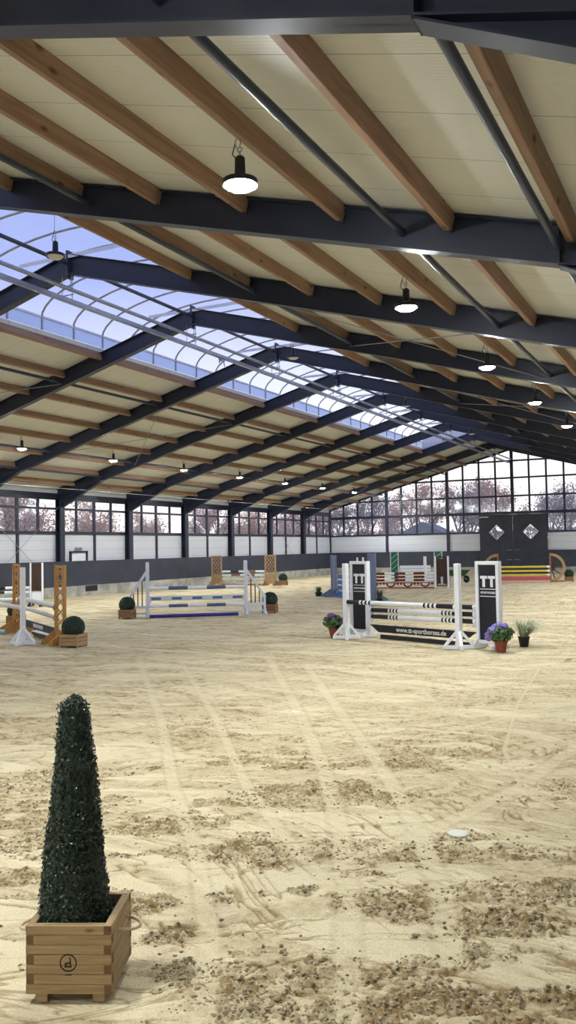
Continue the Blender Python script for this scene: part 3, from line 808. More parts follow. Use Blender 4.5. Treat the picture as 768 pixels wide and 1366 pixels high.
def np_mesh(name, vs, fs, mats):
    me = bpy.data.meshes.new(name); me.from_pydata(np.asarray(vs).tolist(), [], np.asarray(fs).tolist())
    for m in (mats if isinstance(mats, (list, tuple)) else [mats]): me.materials.append(m)
    return me
def add_mesh(name, me, parent=None, loc=(0, 0, 0)):
    o = bpy.data.objects.new(name, me); C.objects.link(o); o.parent = parent; o.location = loc
    return o

# ------------------------------------------------------------------ foreground planter and box cone
BW, BZ0, BZ1, BT = .385, .035, .335, .034
pl = empty('planter_box', (BOX_C[0], BOX_C[1], 0), BOX_A, 'square pine planter box with rope handles standing in the foreground sand', 'planter')
def planter():
    n = 7; h = (BZ1-BZ0)/n; W = BW
    for side in range(4):
        R = Matrix.Rotation(side*PI/2, 3, 'Z'); m = MB()
        for r_ in range(n):
            z = BZ1-h*(r_+.5)
            a, b = (-W/2, W/2-BT) if r_ % 2 == 0 else (-W/2+BT, W/2)
            c = R @ Vector(((a+b)/2, -W/2+BT/2, z)); m.mi = 0
            off = R @ Vector((0, random.uniform(-.0012, .0012), 0))
            m.box(c+off, (b-a-.001, BT, h-.0022), R)
            # the sawn end of each board
            m.mi = 1; e = a+.0002 if r_ % 2 == 0 else b-.0002
            m.box(R @ Vector((e-.0006 if r_ % 2 == 0 else e+.0006, -W/2+BT/2, z)), (.0012, BT*.97, h*.93), R)
        m.build('side_panel', [M['planter'] if side % 2 == 0 else M['planter_y'], M['planter_end']], pl, bevel=.0012)
    m = MB(); m.box((0, 0, BZ0+.01), (W-2*BT, W-2*BT, .02)); m.build('base_board', M['planter'], pl)
    m = MB(); m.box((0, 0, .255), (W-2*BT+.004, W-2*BT+.004, .02)); m.build('soil', M['soil'], pl)
    for sx in (-1, 1):
        for sy in (-1, 1):
            m = MB(); m.box((sx*(W/2-.065), sy*(W/2-.045), BZ0/2-.004), (.052, .06, BZ0+.008)); m.build('foot', M['planter'], pl, bevel=.002)
    for sx in (-1, 1):
        pts = []
        for i in range(15):
            t = PI*i/14
            pts.append((sx*(W/2-.02+.108*math.sin(t)**.8), .072*math.cos(t), .268-.012*math.sin(t)))
        m = MB(); m.path(pts, .0075, 8)
        for p in (pts[0], pts[-1]): m.lathe([(.008, -.012), (.013, -.004), (.013, .006), (.008, .012)], 8, (sx*(W/2-.026), p[1], p[2]))
        m.build('rope_handle', M['rope'], pl, True)
    # burnt emblem: a ring with a slanted d-like sign in it and a short caption line below
    em = MB(); y = -W/2-.0012; cx, cz = -.002, .172; n = 40
    def ring(r0, r1):
        vs = [];
        for r in (r0, r1):
            for yy in (y, y+.003):
                vs += [(cx+r*math.cos(2*PI*i/n), yy, cz+r*math.sin(2*PI*i/n)) for i in range(n)]
        fs = []
        for i in range(n):
            j = (i+1) % n
            fs += [(i, j, 2*n+j, 2*n+i), (2*n+i, 2*n+j, 3*n+j, 3*n+i), (i, n+i, n+j, j)]
        em.add(vs, fs)
    ring(.033, .039)
    P = lambda pts: em.prism([(cx+a, cz+b) for a, b in pts], y, y+.003)
    P([(.004, .031), (.011, .020), (.015, -.018), (.007, -.018), (.006, .010)])
    P([(-.016, .000), (.008, .004), (.008, -.003), (-.009, -.006)])
    P([(-.016, .000), (-.009, -.004), (-.007, -.018), (-.017, -.018)])
    P([(-.017, -.014), (.015, -.012), (.015, -.020), (-.017, -.020)])
    for i in range(5): P([(-.014+.006*i, -.050), (-.0095+.006*i, -.050), (-.0095+.006*i, -.055), (-.014+.006*i, -.055)])
    em.build('emblem', M['brand'], pl, label='dark burnt round emblem')
planter()
def cone():
    H0, H1 = .262, 1.32
    rng = np.random.default_rng(11); k = 15000
    prof = lambda t: .166-.108*t - .055*np.clip((t-.955)/.045, 0, 1)**2
    t = rng.uniform(0, 1, k*2); keep = rng.uniform(0, .17, k*2) < prof(t)+.01; t = t[keep][:k]; k = len(t)
    a = rng.uniform(0, 2*PI, k); r = prof(t)*(1+.05*np.sin(3*a+t*9))+rng.normal(-.004, .007, k)
    pts = np.stack([r*np.cos(a), r*np.sin(a), H0+(H1-H0)*t+rng.normal(0, .004, k)], -1)
    nr = np.stack([np.cos(a), np.sin(a), np.full(k, .25)], -1)
    vs, fs = leaf_cloud(pts, nr, .017, 5, .75, .12, .62)
    tc = MB(); tc.lathe([(prof(np.array(x))*.90, H0+(H1-H0)*x) for x in (0, .2, .4, .6, .8, .94, .985)], 20)
    o = len(vs); vs = np.concatenate([vs, np.array(tc.v)])
    me = bpy.data.meshes.new('foliage')
    me.from_pydata(vs.tolist(), [], fs.tolist()+[tuple(i+o for i in f) for f in tc.f])
    me.materials.append(M['box_leaf'])
    e = empty('topiary_cone', (CONE[0], CONE[1], .0), 0, 'tall dark green clipped boxwood cone growing in the pine planter', 'topiary')
    add_mesh('foliage', me, e)
    m = MB(); m.tube((0, 0, .20), (0, 0, .45), .018, 8); m.build('stem', M['bark'], e)
CONE = (-2.768, 3.212)
cone()

# thin discs drawn for faint pale patches on the sand
for i, (x, y) in enumerate(((-4.76, 9.57), (-1.70, 5.93))):
    z = float(sand(np.array([x]), np.array([y]))[0][0])
    m = MB(); m.lathe([(.070, -.012), (.075, .0), (.065, .006), (.03, .009), (.010, .010)], 24)
    tag(m.build('ground_patch', M['pale_spot'], None, True, loc=(x, y, z)), ['small pale round patch on the sand farther from the planter', 'small pale round patch on the sand right of centre near the viewer'][i], 'disc', 'pale ground discs')

# ------------------------------------------------------------------ jumps
def pole(a, b, r, segs, label, name='jump_pole', group=None, n=14, cat='pole'):
    """segs: list of (material key, weight) from a to b"""
    a, b = Vector(a), Vector(b); L = (b-a).length; tot = sum(w for _, w in segs)
    keys = []; m = MB(); x = -L/2
    for i, (k, w) in enumerate(segs):
        if k not in keys: keys.append(k)
        m.mi = keys.index(k); x2 = x+L*w/tot
        m.tube((x, 0, 0), (x2, 0, 0), r, n, cap=False); x = x2
    m.mi = keys.index(segs[0][0]); m.lathe([(r*.98, 0), (r*.2, .0)], n)  # end discs are added below
    m.v = m.v[:-2*n]; m.f = [f for f in m.f if max(f) < len(m.v)]; m.m = m.m[:len(m.f)]
    for s, k in ((-1, segs[0][0]), (1, segs[-1][0])):
        m.mi = keys.index(k)
        m.add([(s*L/2, r*math.cos(2*PI*i/n), r*math.sin(2*PI*i/n)) for i in range(n)], [tuple(range(n))])
    o = m.build(name, [M[k] for k in keys], None, True); o.location = (a+b)/2
    o.rotation_mode = 'QUATERNION'; o.rotation_quaternion = (b-a).to_track_quat('X', 'Z')
    return tag(o, label, cat, group)
def board(a, b, h, t, mat, label, name='jump_plank', group=None, poly=None, cat='plank', bevel=.004):
    """upright board hung from a to b (top edge)"""
    a, b = Vector(a), Vector(b); L = (b-a).length
    e = empty(name, a, 0, label, cat, group); e.rotation_mode = 'QUATERNION'; e.rotation_quaternion = (b-a).to_track_quat('X', 'Z')
    m = MB(); m.prism(poly(L) if poly else [(0, -h), (L, -h), (L, 0), (0, 0)], -t/2, t/2)
    m.build('board', mat, e, bevel=bevel)
    return e, L
def stand_root(p, outward, label, name='jump_stand', group=None):
    return empty(name, (p[0], p[1], 0), math.atan2(outward[1], outward[0]), label, 'jump stand' if name == 'jump_stand' else 'jump wing', group)
def cups(root, zs, mat, side=-1, y=0.0):
    for z in zs:
        m = MB(); m.box((side*.045, y, z), (.012, .06, .11))
        m.prism([(side*.045, z-.055), (side*.115, z-.055), (side*.12, z-.01), (side*.11, z-.01), (side*.10, z-.045), (side*.045, z-.045)], y-.03, y+.03)
        m.build('jump_cup', mat, root)
def upright(p, outward, label, H=1.64, cup=(), mat='white', r=.043, side=-1):
    e = stand_root(p, outward, label)
    m = MB(); m.box((0, 0, H/2+.02), (2*r, 2*r, H-.04)); m.box((0, 0, H-.01), (2*r-.02, 2*r-.02, .03))
    m.build('post', M[mat], e, bevel=.006)
    for a in range(4):
        R = Matrix.Rotation(PI/4+a*PI/2, 3, 'Z'); m = MB()
        m.box(R @ Vector((.15, 0, .035)), (.30, .075, .07), R)
        c = [R @ Vector(q) for q in ((.03, 0, .34), (.27, 0, .065))]; m.bar(c[0], c[1], .055, .055)
        m.build('foot', M[mat], e, bevel=.004)
    cups(e, cup, M['whitebar'], side)
    return e
def tt_wing(p, outward, label, front, cup=(), text=True):
    W, H, T, f = .55, 1.68, .11, .066
    e = stand_root(p, outward, label, 'jump_wing')
    m = MB()
    for x in (f/2, W-f/2): m.box((x, 0, H/2+.02), (f, T, H-.04))
    m.build('frame_post', M['white'], e, bevel=.004)
    for z in (H-f/2, .13):
        m = MB(); m.box((W/2, 0, z), (W-2*f, T, f)); m.build('frame_rail', M['white'], e, bevel=.004)
    pn = MB(); pn.box((W/2, 0, (H+.1)/2), (W-2*f, T*.35, H-.19)); pn = pn.build('panel', M['navypan'], e)
    y = front*(T*.175+.002); rot = (PI/2, 0, PI if front > 0 else 0)
    sg = -front; tm = MB()
    for cx in (-.092, .092):
        tm.box((W/2+sg*cx, y, 1.372), (.165, .004, .056)); tm.box((W/2+sg*cx, y, 1.27), (.062, .004, .17))
    for z in (1.145, 1.005): tm.box((W/2, y, z), (.365, .004, .013))
    tm.build('lettering', M['white'], pn, label='white TT sign with two rules')
    lettering('SPORTHORSES', .055, (W/2, y+front*.001, 1.075), rot, M['white'], pn, bold=.0012, width=.35)
    for x in (f/2, W-f/2):
        m = MB(); m.box((x, 0, .04), (.07, .46, .07))
        for s in (-1, 1): m.prism([(s*.05, .07), (s*.20, .07), (s*.05, .20)], x-.02, x+.02, 'x')
        m.build('foot', M['white'], e, bevel=.003)
    cups(e, cup, M['whitebar'])
    return e
def lattice_wing(p, outward, label, W, H, post, lat, name='jump_wing', pw=.065, zlo=.12, nx=1, nz=6, solid=None, foot=None, footl=.5, feet_h=.34, cup=(), group=None, slat=.022, cap=None, zsolid=None):
    e = stand_root(p, outward, label, name, group)
    for x in (pw/2, W-pw/2):
        m = MB(); m.box((x, 0, H/2+.015), (pw, pw, H-.03)); m.build('post', M[post], e, bevel=.004)
    for z in (H-.04, zlo):
        m = MB(); m.box((W/2, 0, z), (W-2*pw, pw*.7, .055)); m.build('rail', M[cap or post], e, bevel=.003)
    x0, x1 = pw, W-pw; z0, z1 = zlo+.03, H-.065
    if solid:
        s0, s1 = (z0, z1) if not zsolid else zsolid
        m = MB(); m.box(((x0+x1)/2, 0, (s0+s1)/2), (x1-x0, .018, s1-s0)); m.build('panel', M[solid], e)
    if lat:
        m = MB(); cw, ch = (x1-x0)/nx, (z1-z0)/nz
        for i in range(nx):
            for j in range(nz):
                a, b = x0+i*cw, x0+(i+1)*cw; c, d = z0+j*ch, z0+(j+1)*ch
                m.bar((a, -.006, c), (b, -.006, d), .014, slat, (0, 0, 1)); m.bar((a, .008, d), (b, .008, c), .014, slat, (0, 0, 1))
        m.build('lattice', M[lat], e)
    for x in (pw/2, W-pw/2):
        m = MB()
        m.prism([(-footl, 0), (footl, 0), (footl, .07), (.07, feet_h), (-.07, feet_h), (-footl, .07)], x-.018, x+.018, 'x')
        m.build('foot', M[foot or post], e, bevel=.003)
    cups(e, cup, M['rod'])
    return e
def v2(a, b):
    d = np.array(b, float)-np.array(a, float); return d/np.linalg.norm(d)
def at(p, u, s, z=0): return (p[0]+u[0]*s, p[1]+u[1]*s, z)

# ---- black and white jump with printed wings (right)
L, R_ = (-7.035, 17.90), (-4.303, 16.70); u = v2(L, R_); nrm = np.array([u[1], -u[0]])   # nrm points to the viewer
if nrm[1] > 0: nrm = -nrm
tt_wing(L, -u, 'tall white framed black printed wing at the left end of the black and white poles', 1, (.44, .58, .72))
tt_wing(R_, u, 'tall white framed black printed wing between the white post and the hydrangea', -1, (.44, .58, .72))
FL, FR = (-7.40, 17.46), (-4.60, 16.40); uf = v2(FL, FR)
upright(FL, -uf, 'white post stand with spread feet in front of the left printed wing', 1.64, (.77,), 'white', .054, -1)
upright(FR, uf, 'white post stand with spread feet in front of the right printed wing', 1.64, (.77,), 'white', .054, -1)
BWS = [('white', .05), ('black', .62)]+[('white', .055), ('black', .055)]*3+[('white', 1.45)]+[('black', .055), ('white', .055)]*3+[('black', .62), ('white', .05)]
GB = 'black and white striped poles of the printed wing jump'
pole(at(FL, uf, .03, .805), at(FR, uf, -.05, .805), .048, [('black', .40)]+BWS[2:-2]+[('black', .42), ('white', .05)], 'front black and white pole between the two white post stands', group=GB)
for z, nme in ((.745, 'top back pole between the printed wings, behind the front pole'), (.605, 'middle black and white pole hung between the printed wings'), (.465, 'lowest round black and white pole between the printed wings')):
    pole(at(L, u, .05, z), at(R_, u, -.05, z+.035), .048, BWS, nme, group=GB)
e, LL = board(at(L, u, .02, .29), at(R_, u, -.02, .30), .16, .022, M['navypan'], 'black hanging plank with white web address lettering under the striped poles',
              poly=lambda L: [(0, 0), (L, 0), (L-.26, -.16), (.26, -.16)])
lettering('www.tt-sporthorses.de', .14, (LL*.505, -.0135, -.078), (PI/2, 0, 0), M['white'], e, bold=.003, width=1.38)
board(at(L, u, .35, .085), at(R_, u, .0, .085), .085, .05, M['black'], 'black board lying on the sand under the web address plank', 'ground_board')
NG = None

# ---- potted plants
def hydrangea(p, label, s, blooms, mat, seed):
    e = empty('potted_hydrangea', (p[0], p[1], 0), 0, label, 'plant')
    m = MB(); m.lathe([(.085*s, -.005), (.125*s, .19*s), (.138*s, .19*s), (.138*s, .225*s), (.12*s, .225*s), (.11*s, .19*s)], 20); m.build('pot', M['terracotta'], e, True)
    m = MB(); m.lathe([(.11*s, .18*s), (.11*s, .20*s), (.02, .205*s)], 16); m.build('soil', M['soil'], e)
    rng = np.random.default_rng(seed); k = 420
    d = rng.normal(0, 1, (k, 3)); d /= np.linalg.norm(d, axis=1)[:, None]; r = rng.uniform(.5, 1, k)[:, None]
    pts = d*r*np.array([.27, .27, .17])*s+np.array([0, 0, .37*s]); pts[:, 2] = np.maximum(pts[:, 2], .2*s)
    vs, fs = leaf_cloud(pts, d+np.array([0, 0, .6]), .10*s, seed, .5, .12, .62)
    add_mesh('foliage', np_mesh('foliage', vs, fs, M['hleaf']), e)
    m = MB()
    for i in range(7): a = i*.9; m.path([(0, 0, .18*s), (.06*math.cos(a)*s, .06*math.sin(a)*s, .3*s), (.16*math.cos(a)*s, .16*math.sin(a)*s, .42*s)], .006, 5)
    m.build('stem', M['hleaf'], e)
    for (x, y, z, rr) in blooms:
        k = 150; d = rng.normal(0, 1, (k, 3)); d /= np.linalg.norm(d, axis=1)[:, None]
        vs, fs = leaf_cloud(np.array([x, y, z])*s+d*rr*s*np.array([1, 1, .75]), d, .042*s, seed+3, .3, .02, .95)
        add_mesh('bloom', np_mesh('bloom', vs, fs, mat), e)
    return e
# camera right at the jump is about (.97,-.2)
hydrangea((-3.74, 16.16), 'potted hydrangea with lilac-blue blooms in front of the right printed wing', .93,
          [(-.20, -.10, .34, .095), (-.14, -.12, .44, .09), (-.24, -.02, .27, .07), (-.03, .02, .53, .085), (.06, .02, .52, .08), (-.10, .0, .50, .07)], M['purple'], 21)
hydrangea((-7.76, 17.60), 'potted hydrangea with violet blooms left of the printed wing jump', .95, [(-.05, -.05, .51, .085), (.22, -.02, .36, .08), (.02, -.0, .49, .07)], M['violet'], 22)
def grass_pot(p, label, pot_h, pot_r, H, spread, n, seed, mat, lean=(0, 0)):
    e = empty('potted_grass', (p[0], p[1], 0), 0, label, 'plant')
    m = MB(); m.lathe([(pot_r*.75, -.005), (pot_r, pot_h), (pot_r*1.06, pot_h), (pot_r*1.06, pot_h+.02), (pot_r*.92, pot_h+.02), (pot_r*.9, pot_h-.03)], 18)
    m.lathe([(pot_r*.9, pot_h-.03), (.01, pot_h-.02)], 18); m.build('pot', M['potblack'], e, True)
    rng = random.Random(seed); vs = []; fs = []
    for i in range(n):
        a = rng.uniform(0, 2*PI); sp = spread*rng.uniform(.15, 1.); h = H*rng.uniform(.6, 1.)
        bx, by = rng.uniform(0, pot_r*.6)*math.cos(a), rng.uniform(0, pot_r*.6)*math.sin(a)
        w = .007; px, py = -math.sin(a)*w, math.cos(a)*w; o = len(vs); K = 6
        for j in range(K+1):
            t = j/K; rr = sp*t**1.6; z = pot_h-.02+(h-pot_h)*(math.sin(t*PI*.72)/math.sin(PI*.5)) if sp > spread*.45 else pot_h-.02+(h-pot_h)*t
            ww = 1-t*.85; x = bx+rr*math.cos(a)+lean[0]*t*t; y = by+rr*math.sin(a)+lean[1]*t*t; z = max(z, .01)
            vs += [(x-px*ww, y-py*ww, z), (x+px*ww, y+py*ww, z)]
        fs += [(o+2*j, o+2*j+1, o+2*j+3, o+2*j+2) for j in range(K)]
    add_mesh('blades', np_mesh('blades', vs, fs, mat), e)
    return e
grass_pot((-3.53, 17.2), 'arching pale green grass in a black pot right of the lilac hydrangea', .17, .11, .56, .66, 380, 31, M['gblade'], (.12, .06))
grass_pot((-11.1, 29.3), 'tufted grass plant standing just left of the red jump, behind the printed wing', .12, .12, .50, .30, 220, 32, M['gblade_d'])
grass_pot((-14.95, 32.4), 'small dark potted grass left of the blue jump', .14, .15, .42, .22, 200, 33, M['gblade_d'])

# ---- orange spread jump (left edge)
Lo, Ro = (-15.82, 16.34), (-13.20, 14.74); u = v2(Lo, Ro)
lattice_wing(Lo, -u, 'orange wooden lattice wing partly hidden behind the white post stand', .56, 1.73, 'orange', 'orange', nz=7, pw=.07, footl=.42, feet_h=.28, slat=.03, cup=(.62, .84))
lattice_wing(Ro, u, 'orange wooden lattice wing beside the boxwood ball at left', .64, 1.72, 'orange', 'orange', nz=7, pw=.075, footl=.34, feet_h=.28, slat=.03, cup=(.55, .77))
W1 = (-13.68, 14.23); W0 = at(W1, -u, 3.9)[:2]
upright(W1, u, 'white post stand with spread feet in front of the orange lattice wings', 1.68, (.76,), 'white', .05, -1)
upright(W0, -u, 'white post stand at the left end of the front pale pole', 1.68, (.76,), 'white', .05, -1)
GO = 'pale poles of the orange jump'
pole(at(W0, u, .06, .80), at(W1, u, -.06, .79), .05, [('palegrey', 1)], 'pale pole running left out of the orange jump from the white stand', group=GO)
pole(at(Lo, u, .05, .87), at(Ro, u, -.05, .80), .05, [('palegrey', 1)], 'upper pale pole between the orange lattice wings', group=GO)
pole(at(Lo, u, .05, .66), at(Ro, u, -.05, .575), .05, [('palegrey', 3), ('pink', .4)], 'lower pale pole between the orange lattice wings', group=GO)
e, LL = board(at(Lo, u, .06, .38), at(Ro, u, -.06, .33), .17, .02, M['kick'], 'dark blue-grey hanging plank with a white word between the orange wings')
m = MB(); m.box((LL*.55, -.012, -.085), (.80, .004, .085)); m.build('word_plate', M['palegrey'], e, label='pale worn lettering band')
e, LL = board(at(Lo, u, 1.3, .13), at(Ro, u, -.06, .13), .10, .10, M['black'], 'black and white filler block on the ground under the orange jump', 'ground_filler')
m = MB(); m.box((LL/2, 0, .008), (LL, .11, .016)); m.build('top_strip', M['white'], e)
pole((-15.0, 15.65, .035), (-13.55, 15.35, .035), .03, [('yellow', 1)], 'thin yellow ground rail lying behind the white stand', 'ground_rail')
pole((-18.2, 16.9, .05), (-15.9, 15.95, .05), .05, [('paleblue', 1)], 'pale blue pole lying on the sand at the left edge', 'ground_pole')

# ---- far left black and white jump with brown wing
cr = np.array([.893, .449]); P0 = (-23.10, 24.40)
lw = lattice_wing(P0, cr, 'dark brown wing with white posts in front of the left kickboard', .50, 1.62, 'white', 'brown', nz=2, pw=.06, solid='brown', zsolid=(.62, 1.56), zlo=.60, cap='brown', foot='brown', footl=.4, feet_h=.2, cup=(.66, .49, .24), slat=.05)
m = MB(); m.box((.25, 0, .36), (.34, .03, .34)); m.build('lower_plate', M['white'], lw, label='white lower plate')
m = MB()
for a in (-.13, 0, .13): m.bar((.25+a, -.02, .60), (.25, -.02, .98), .02, .04)
m.build('fan_slats', M['brown'], lw)
P1 = at(P0, -cr, 2.55)[:2]
lattice_wing(P1, -cr, 'dark brown wing with white posts at the far left end, against the kickboard', .40, 1.62, 'white', 'brown', nz=2, pw=.06, solid='brown', zlo=.60, foot='brown', footl=.3, feet_h=.2, cup=(.66, .49, .24), slat=.05)
GD = 'poles of the brown winged jump'
for z, sg, l in ((.70, [('white', .4), ('black', .5), ('white', .35), ('black', .5), ('white', .4), ('black', .4), ('white', .15)], 'upper black and white pole of the brown winged jump'),
                 (.53, [('white', .4), ('black', .5), ('white', .35), ('black', .5), ('white', .45), ('black', .4), ('white', .15)], 'second black and white pole of the brown winged jump'),
                 (.28, [('white', 1)], 'plain white low pole of the brown winged jump')):
    pole(at(P1, cr, .03, z), at(P0, cr, -.03, z), .052, sg, l, group=GD)

# ---- blue and white jump (middle)
Lm, Rm = (-15.56, 21.39), (-13.16, 23.17); u = v2(Lm, Rm)
def picket_wing(p, outward, label, cup):
    e = stand_root(p, outward, label, 'jump_wing'); H = 1.64
    m = MB(); m.box((0, 0, H/2+.015), (.11, .10, H-.03)); m.box((0, 0, H), (.08, .08, .03)); m.build('post', M['whitebar'], e, bevel=.005)
    m = MB(); m.box((.58, 0, .30), (.07, .06, .56)); m.build('short_post', M['whitebar'], e, bevel=.004)
    m = MB(); m.bar((.03, 0, 1.36), (.60, 0, .50), .05, .075); m.build('diagonal_rail', M['whitebar'], e, bevel=.003)
    for z, h in ((.30, .08), (.10, .05)):
        m = MB(); m.box((.31, 0, z), (.50, .04, h)); m.build('rail', M['whitebar'], e, bevel=.003)
    for x in (.16, .29, .42):
        m = MB(); m.tube((x, 0, .32), (x, 0, 1.36-(x-.03)*1.51), .016, 8); m.build('picket', M['brown'], e, label='brown picket bar')
    for x in (0, .58):
        m = MB(); m.box((x, 0, .04), (.07, .70, .07)); 
        for s in (-1, 1): m.prism([(s*.05, .07), (s*.28, .07), (s*.05, .26)], x-.02, x+.02, 'x')
        m.build('foot', M['whitebar'], e, bevel=.003)
    cups(e, cup, M['palegrey'])
picket_wing(Lm, -u, 'white picket wing with sloping top beside the left boxwood crate', (.27, .49, .80))
picket_wing(Rm, u, 'white picket wing with sloping top beside the right boxwood crate', (.27, .49, .80))
GM = 'blue and white poles of the picket wing jump'
SB = [('white', 1), ('poleblue', 1), ('white', 1), ('poleblue', 1), ('white', 1)]
pole(at(Lm, u, .05, .855), at(Rm, u, -.05, .845), .055, SB, 'top blue and white banded pole of the picket wing jump', group=GM)
pole(at(Lm, u, .05, .32), at(Rm, u, -.05, .31), .052, SB, 'lower blue and white banded pole of the picket wing jump', group=GM)
e, LL = board(at(Lm, u, .05, .62), at(Rm, u, -.05, .61), .15, .03, M['whitebar'], 'white plank with blue and cream blocks between the picket wings')
m = MB(); m.mi = 0; n = 9
for i in range(n):
    m.mi = i % 2; w_ = (LL-.1)/n; m.box((.05+w_*(i+.5), -.016, -.078), (w_*.96, .006, .07))
m.build('colour_blocks', [M['poleblue'], M['cream']], e)
pole((-15.25, 21.05, .05), (-13.12, 22.62, .05), .05, [('ultra', 1)], 'deep blue pole lying on the sand before the picket wing jump', 'ground_pole')

# ---- lattice wings at the left wall
LA = [(-25.49, 41.03), (-24.84, 41.08), (-22.24, 41.29), (-21.58, 41.35)]; u = v2(LA[1], LA[2])
lattice_wing(LA[1], -u, 'broad wooden lattice wing against the left kickboard, farther left of its pair', .64, 1.66, 'oak', 'oak', nx=3, nz=6, pw=.06, footl=.42, feet_h=.3, cup=(.72, .52, .3), solid='oak', zsolid=(.15, .62), slat=.03)
lattice_wing(LA[2], u, 'broad wooden lattice wing beside the far boxwood crate by the left wall', .66, 1.67, 'oak', 'oak', nx=3, nz=6, pw=.06, footl=.42, feet_h=.3, cup=(.72, .52, .3), solid='oak', zsolid=(.15, .62), slat=.03)
SBr = [('white', 1), ('brown', 1), ('black', 1), ('brown', 1), ('white', 1)]; GL = 'poles between the wooden lattice wings'
pole(at(LA[1], u, .04, .77), at(LA[2], u, -.04, .77), .055, [('white', 1), ('kick', 1), ('white', 1), ('crate', 1), ('white', 1)], 'top white and brown pole between the wooden lattice wings', group=GL)
pole(at(LA[1], u, .04, .57), at(LA[2], u, -.04, .57), .055, [('white', 1), ('crate', 1), ('white', .6), ('crate', 1), ('white', 1)], 'middle white and brown pole between the wooden lattice wings', group=GL)
pole(at(LA[1], u, .04, .34), at(LA[2], u, -.04, .34), .05, [('cream', 1)], 'lowest cream pole between the wooden lattice wings', group=GL)
board(at(LA[1], u, .0, .10), at(LA[2], u, -.0, .10), .10, .06, M['oak'], 'wooden ground beam between the lattice wings', 'ground_board')

# ---- blue plank jump
Lb, Rb = (-14.03, 32.15), (-11.83, 30.11); u = v2(Lb, Rb)
lattice_wing(Lb, -u, 'blue-grey wing at the left end of the blue planks', .50, 1.69, 'bluegrey', None, nz=1, pw=.07, solid='bluegrey', foot='bluegrey', footl=.5, feet_h=.30, cup=(.2, .42, .64, .85))
lattice_wing(Rb, u, 'blue-grey wing with vertical slots right of the left printed wing', .60, 1.76, 'bluegrey', None, nz=1, pw=.075, solid='bluegrey', foot='bluegrey', footl=.5, feet_h=.34, cup=(.2, .42, .64, .85))
def wavy(h):
    def f(L):
        n = 24; return [(0, 0), (0, -h)]+[(L*i/n, -h+.035*math.sin(i/n*6*PI)**2) for i in range(1, n)]+[(L, -h), (L, 0)]
    return f
for z, l in ((.90, 'top wavy blue plank between the blue-grey wings'), (.68, 'second wavy blue plank from the top between the blue-grey wings'), (.46, 'third wavy blue plank from the top between the blue-grey wings'), (.24, 'lowest wavy blue plank between the blue-grey wings')):
    e, LL = board(at(Lb, u, .125, z), at(Rb, u, -.125, z), .19, .022, M['blue'], l, group='wavy blue planks', poly=wavy(.19))
    m = MB(); m.box((LL/2, 0, .006), (LL, .026, .012)); m.build('top_edge', M['paleblue'], e)
board(at(Lb, -u, .35, .06), at(Rb, u, .2, .06), .06, .16, M['blue'], 'blue ground board under the wavy blue planks', 'ground_board')

# ---- red and white jump
Lr, Rr = (-15.44, 38.74), (-12.16, 39.44); u = v2(Lr, Rr)
def two_post(p, outward, label, W, H):
    e = lattice_wing(p, outward, label, W, H, 'white', 'brown', nz=2, pw=.085, solid='brown', zsolid=(.2, H-.12), cap='brown', foot='white', footl=.4, feet_h=.18, cup=(.37, .53, .69), slat=.06)
    m = MB(); m.box((W/2, -.03, .36), (.10, .02, .36)); m.build('badge', M['palegrey'], e)
    return e
two_post(Lr, -u, 'brown wing with two white posts at the left end of the red and white poles', .36, 1.50)
two_post(Rr, u, 'brown wing with two white posts at the right end of the red and white poles', .68, 1.50)
GR = 'red and white poles of the brown two-post wing jump'
SR = [('white', .5), ('maroon', .6), ('white', .55), ('maroon', .6), ('white', .45), ('maroon', .6), ('white', .5)]
for z, l in ((.70, 'top red and white pole of the far red jump'), (.54, 'middle red and white pole of the far red jump'), (.385, 'lowest red and white pole of the far red jump')):
    pole(at(Lr, u, .04, z), at(Rr, u, -.04, z), .055, SR, l, group=GR)
e, LL = board(at(Lr, u, .04, .31), at(Rr, u, -.04, .31), .06, .03, M['pink'], 'pale topped red scalloped plank of the far red jump')
m = MB(); n = 4
for i in range(n):
    cx = LL*(i+.5)/n; R0, R1 = .23, .15; K = 14
    out = [(cx+R0*math.cos(PI+PI*j/K), -.06+R0*.90*math.sin(PI+PI*j/K)) for j in range(K+1)]
    inn = [(cx+R1*math.cos(PI+PI*j/K), -.06+R1*.95*math.sin(PI+PI*j/K)) for j in range(K+1)]
    for j in range(K): m.prism([out[j], out[j+1], inn[j+1], inn[j]], -.014, .014)
    for s in (-1, 1):
        c2 = cx+s*LL/n*.40
        m.prism([(c2-.07, -.055), (c2+.07, -.055), (c2+.05, -.12), (c2, -.15), (c2-.05, -.12)], -.014, .014)
m.build('scallops', M['maroon'], e, label='dark red scallops')
m = MB(); m.box((LL/2, -.001, -.05), (LL, .034, .035)); m.build('red_stripe', M['maroon'], e)
e, LL = board(at(Lr, u, .1, .05), at(Rr, u, .0, .05), .05, .30, M['pink'], 'pale pink ground tray with a red edge under the red jump', 'ground_tray')
m = MB(); m.box((LL/2, -.16, -.02), (LL, .03, .05)); m.build('red_edge', M['red'], e)
upright((-13.85, 43.3), np.array([.9, -.43]), 'lone white post stand between the red jump and the green lattice wing', 1.45, (.7,), 'white', .06)

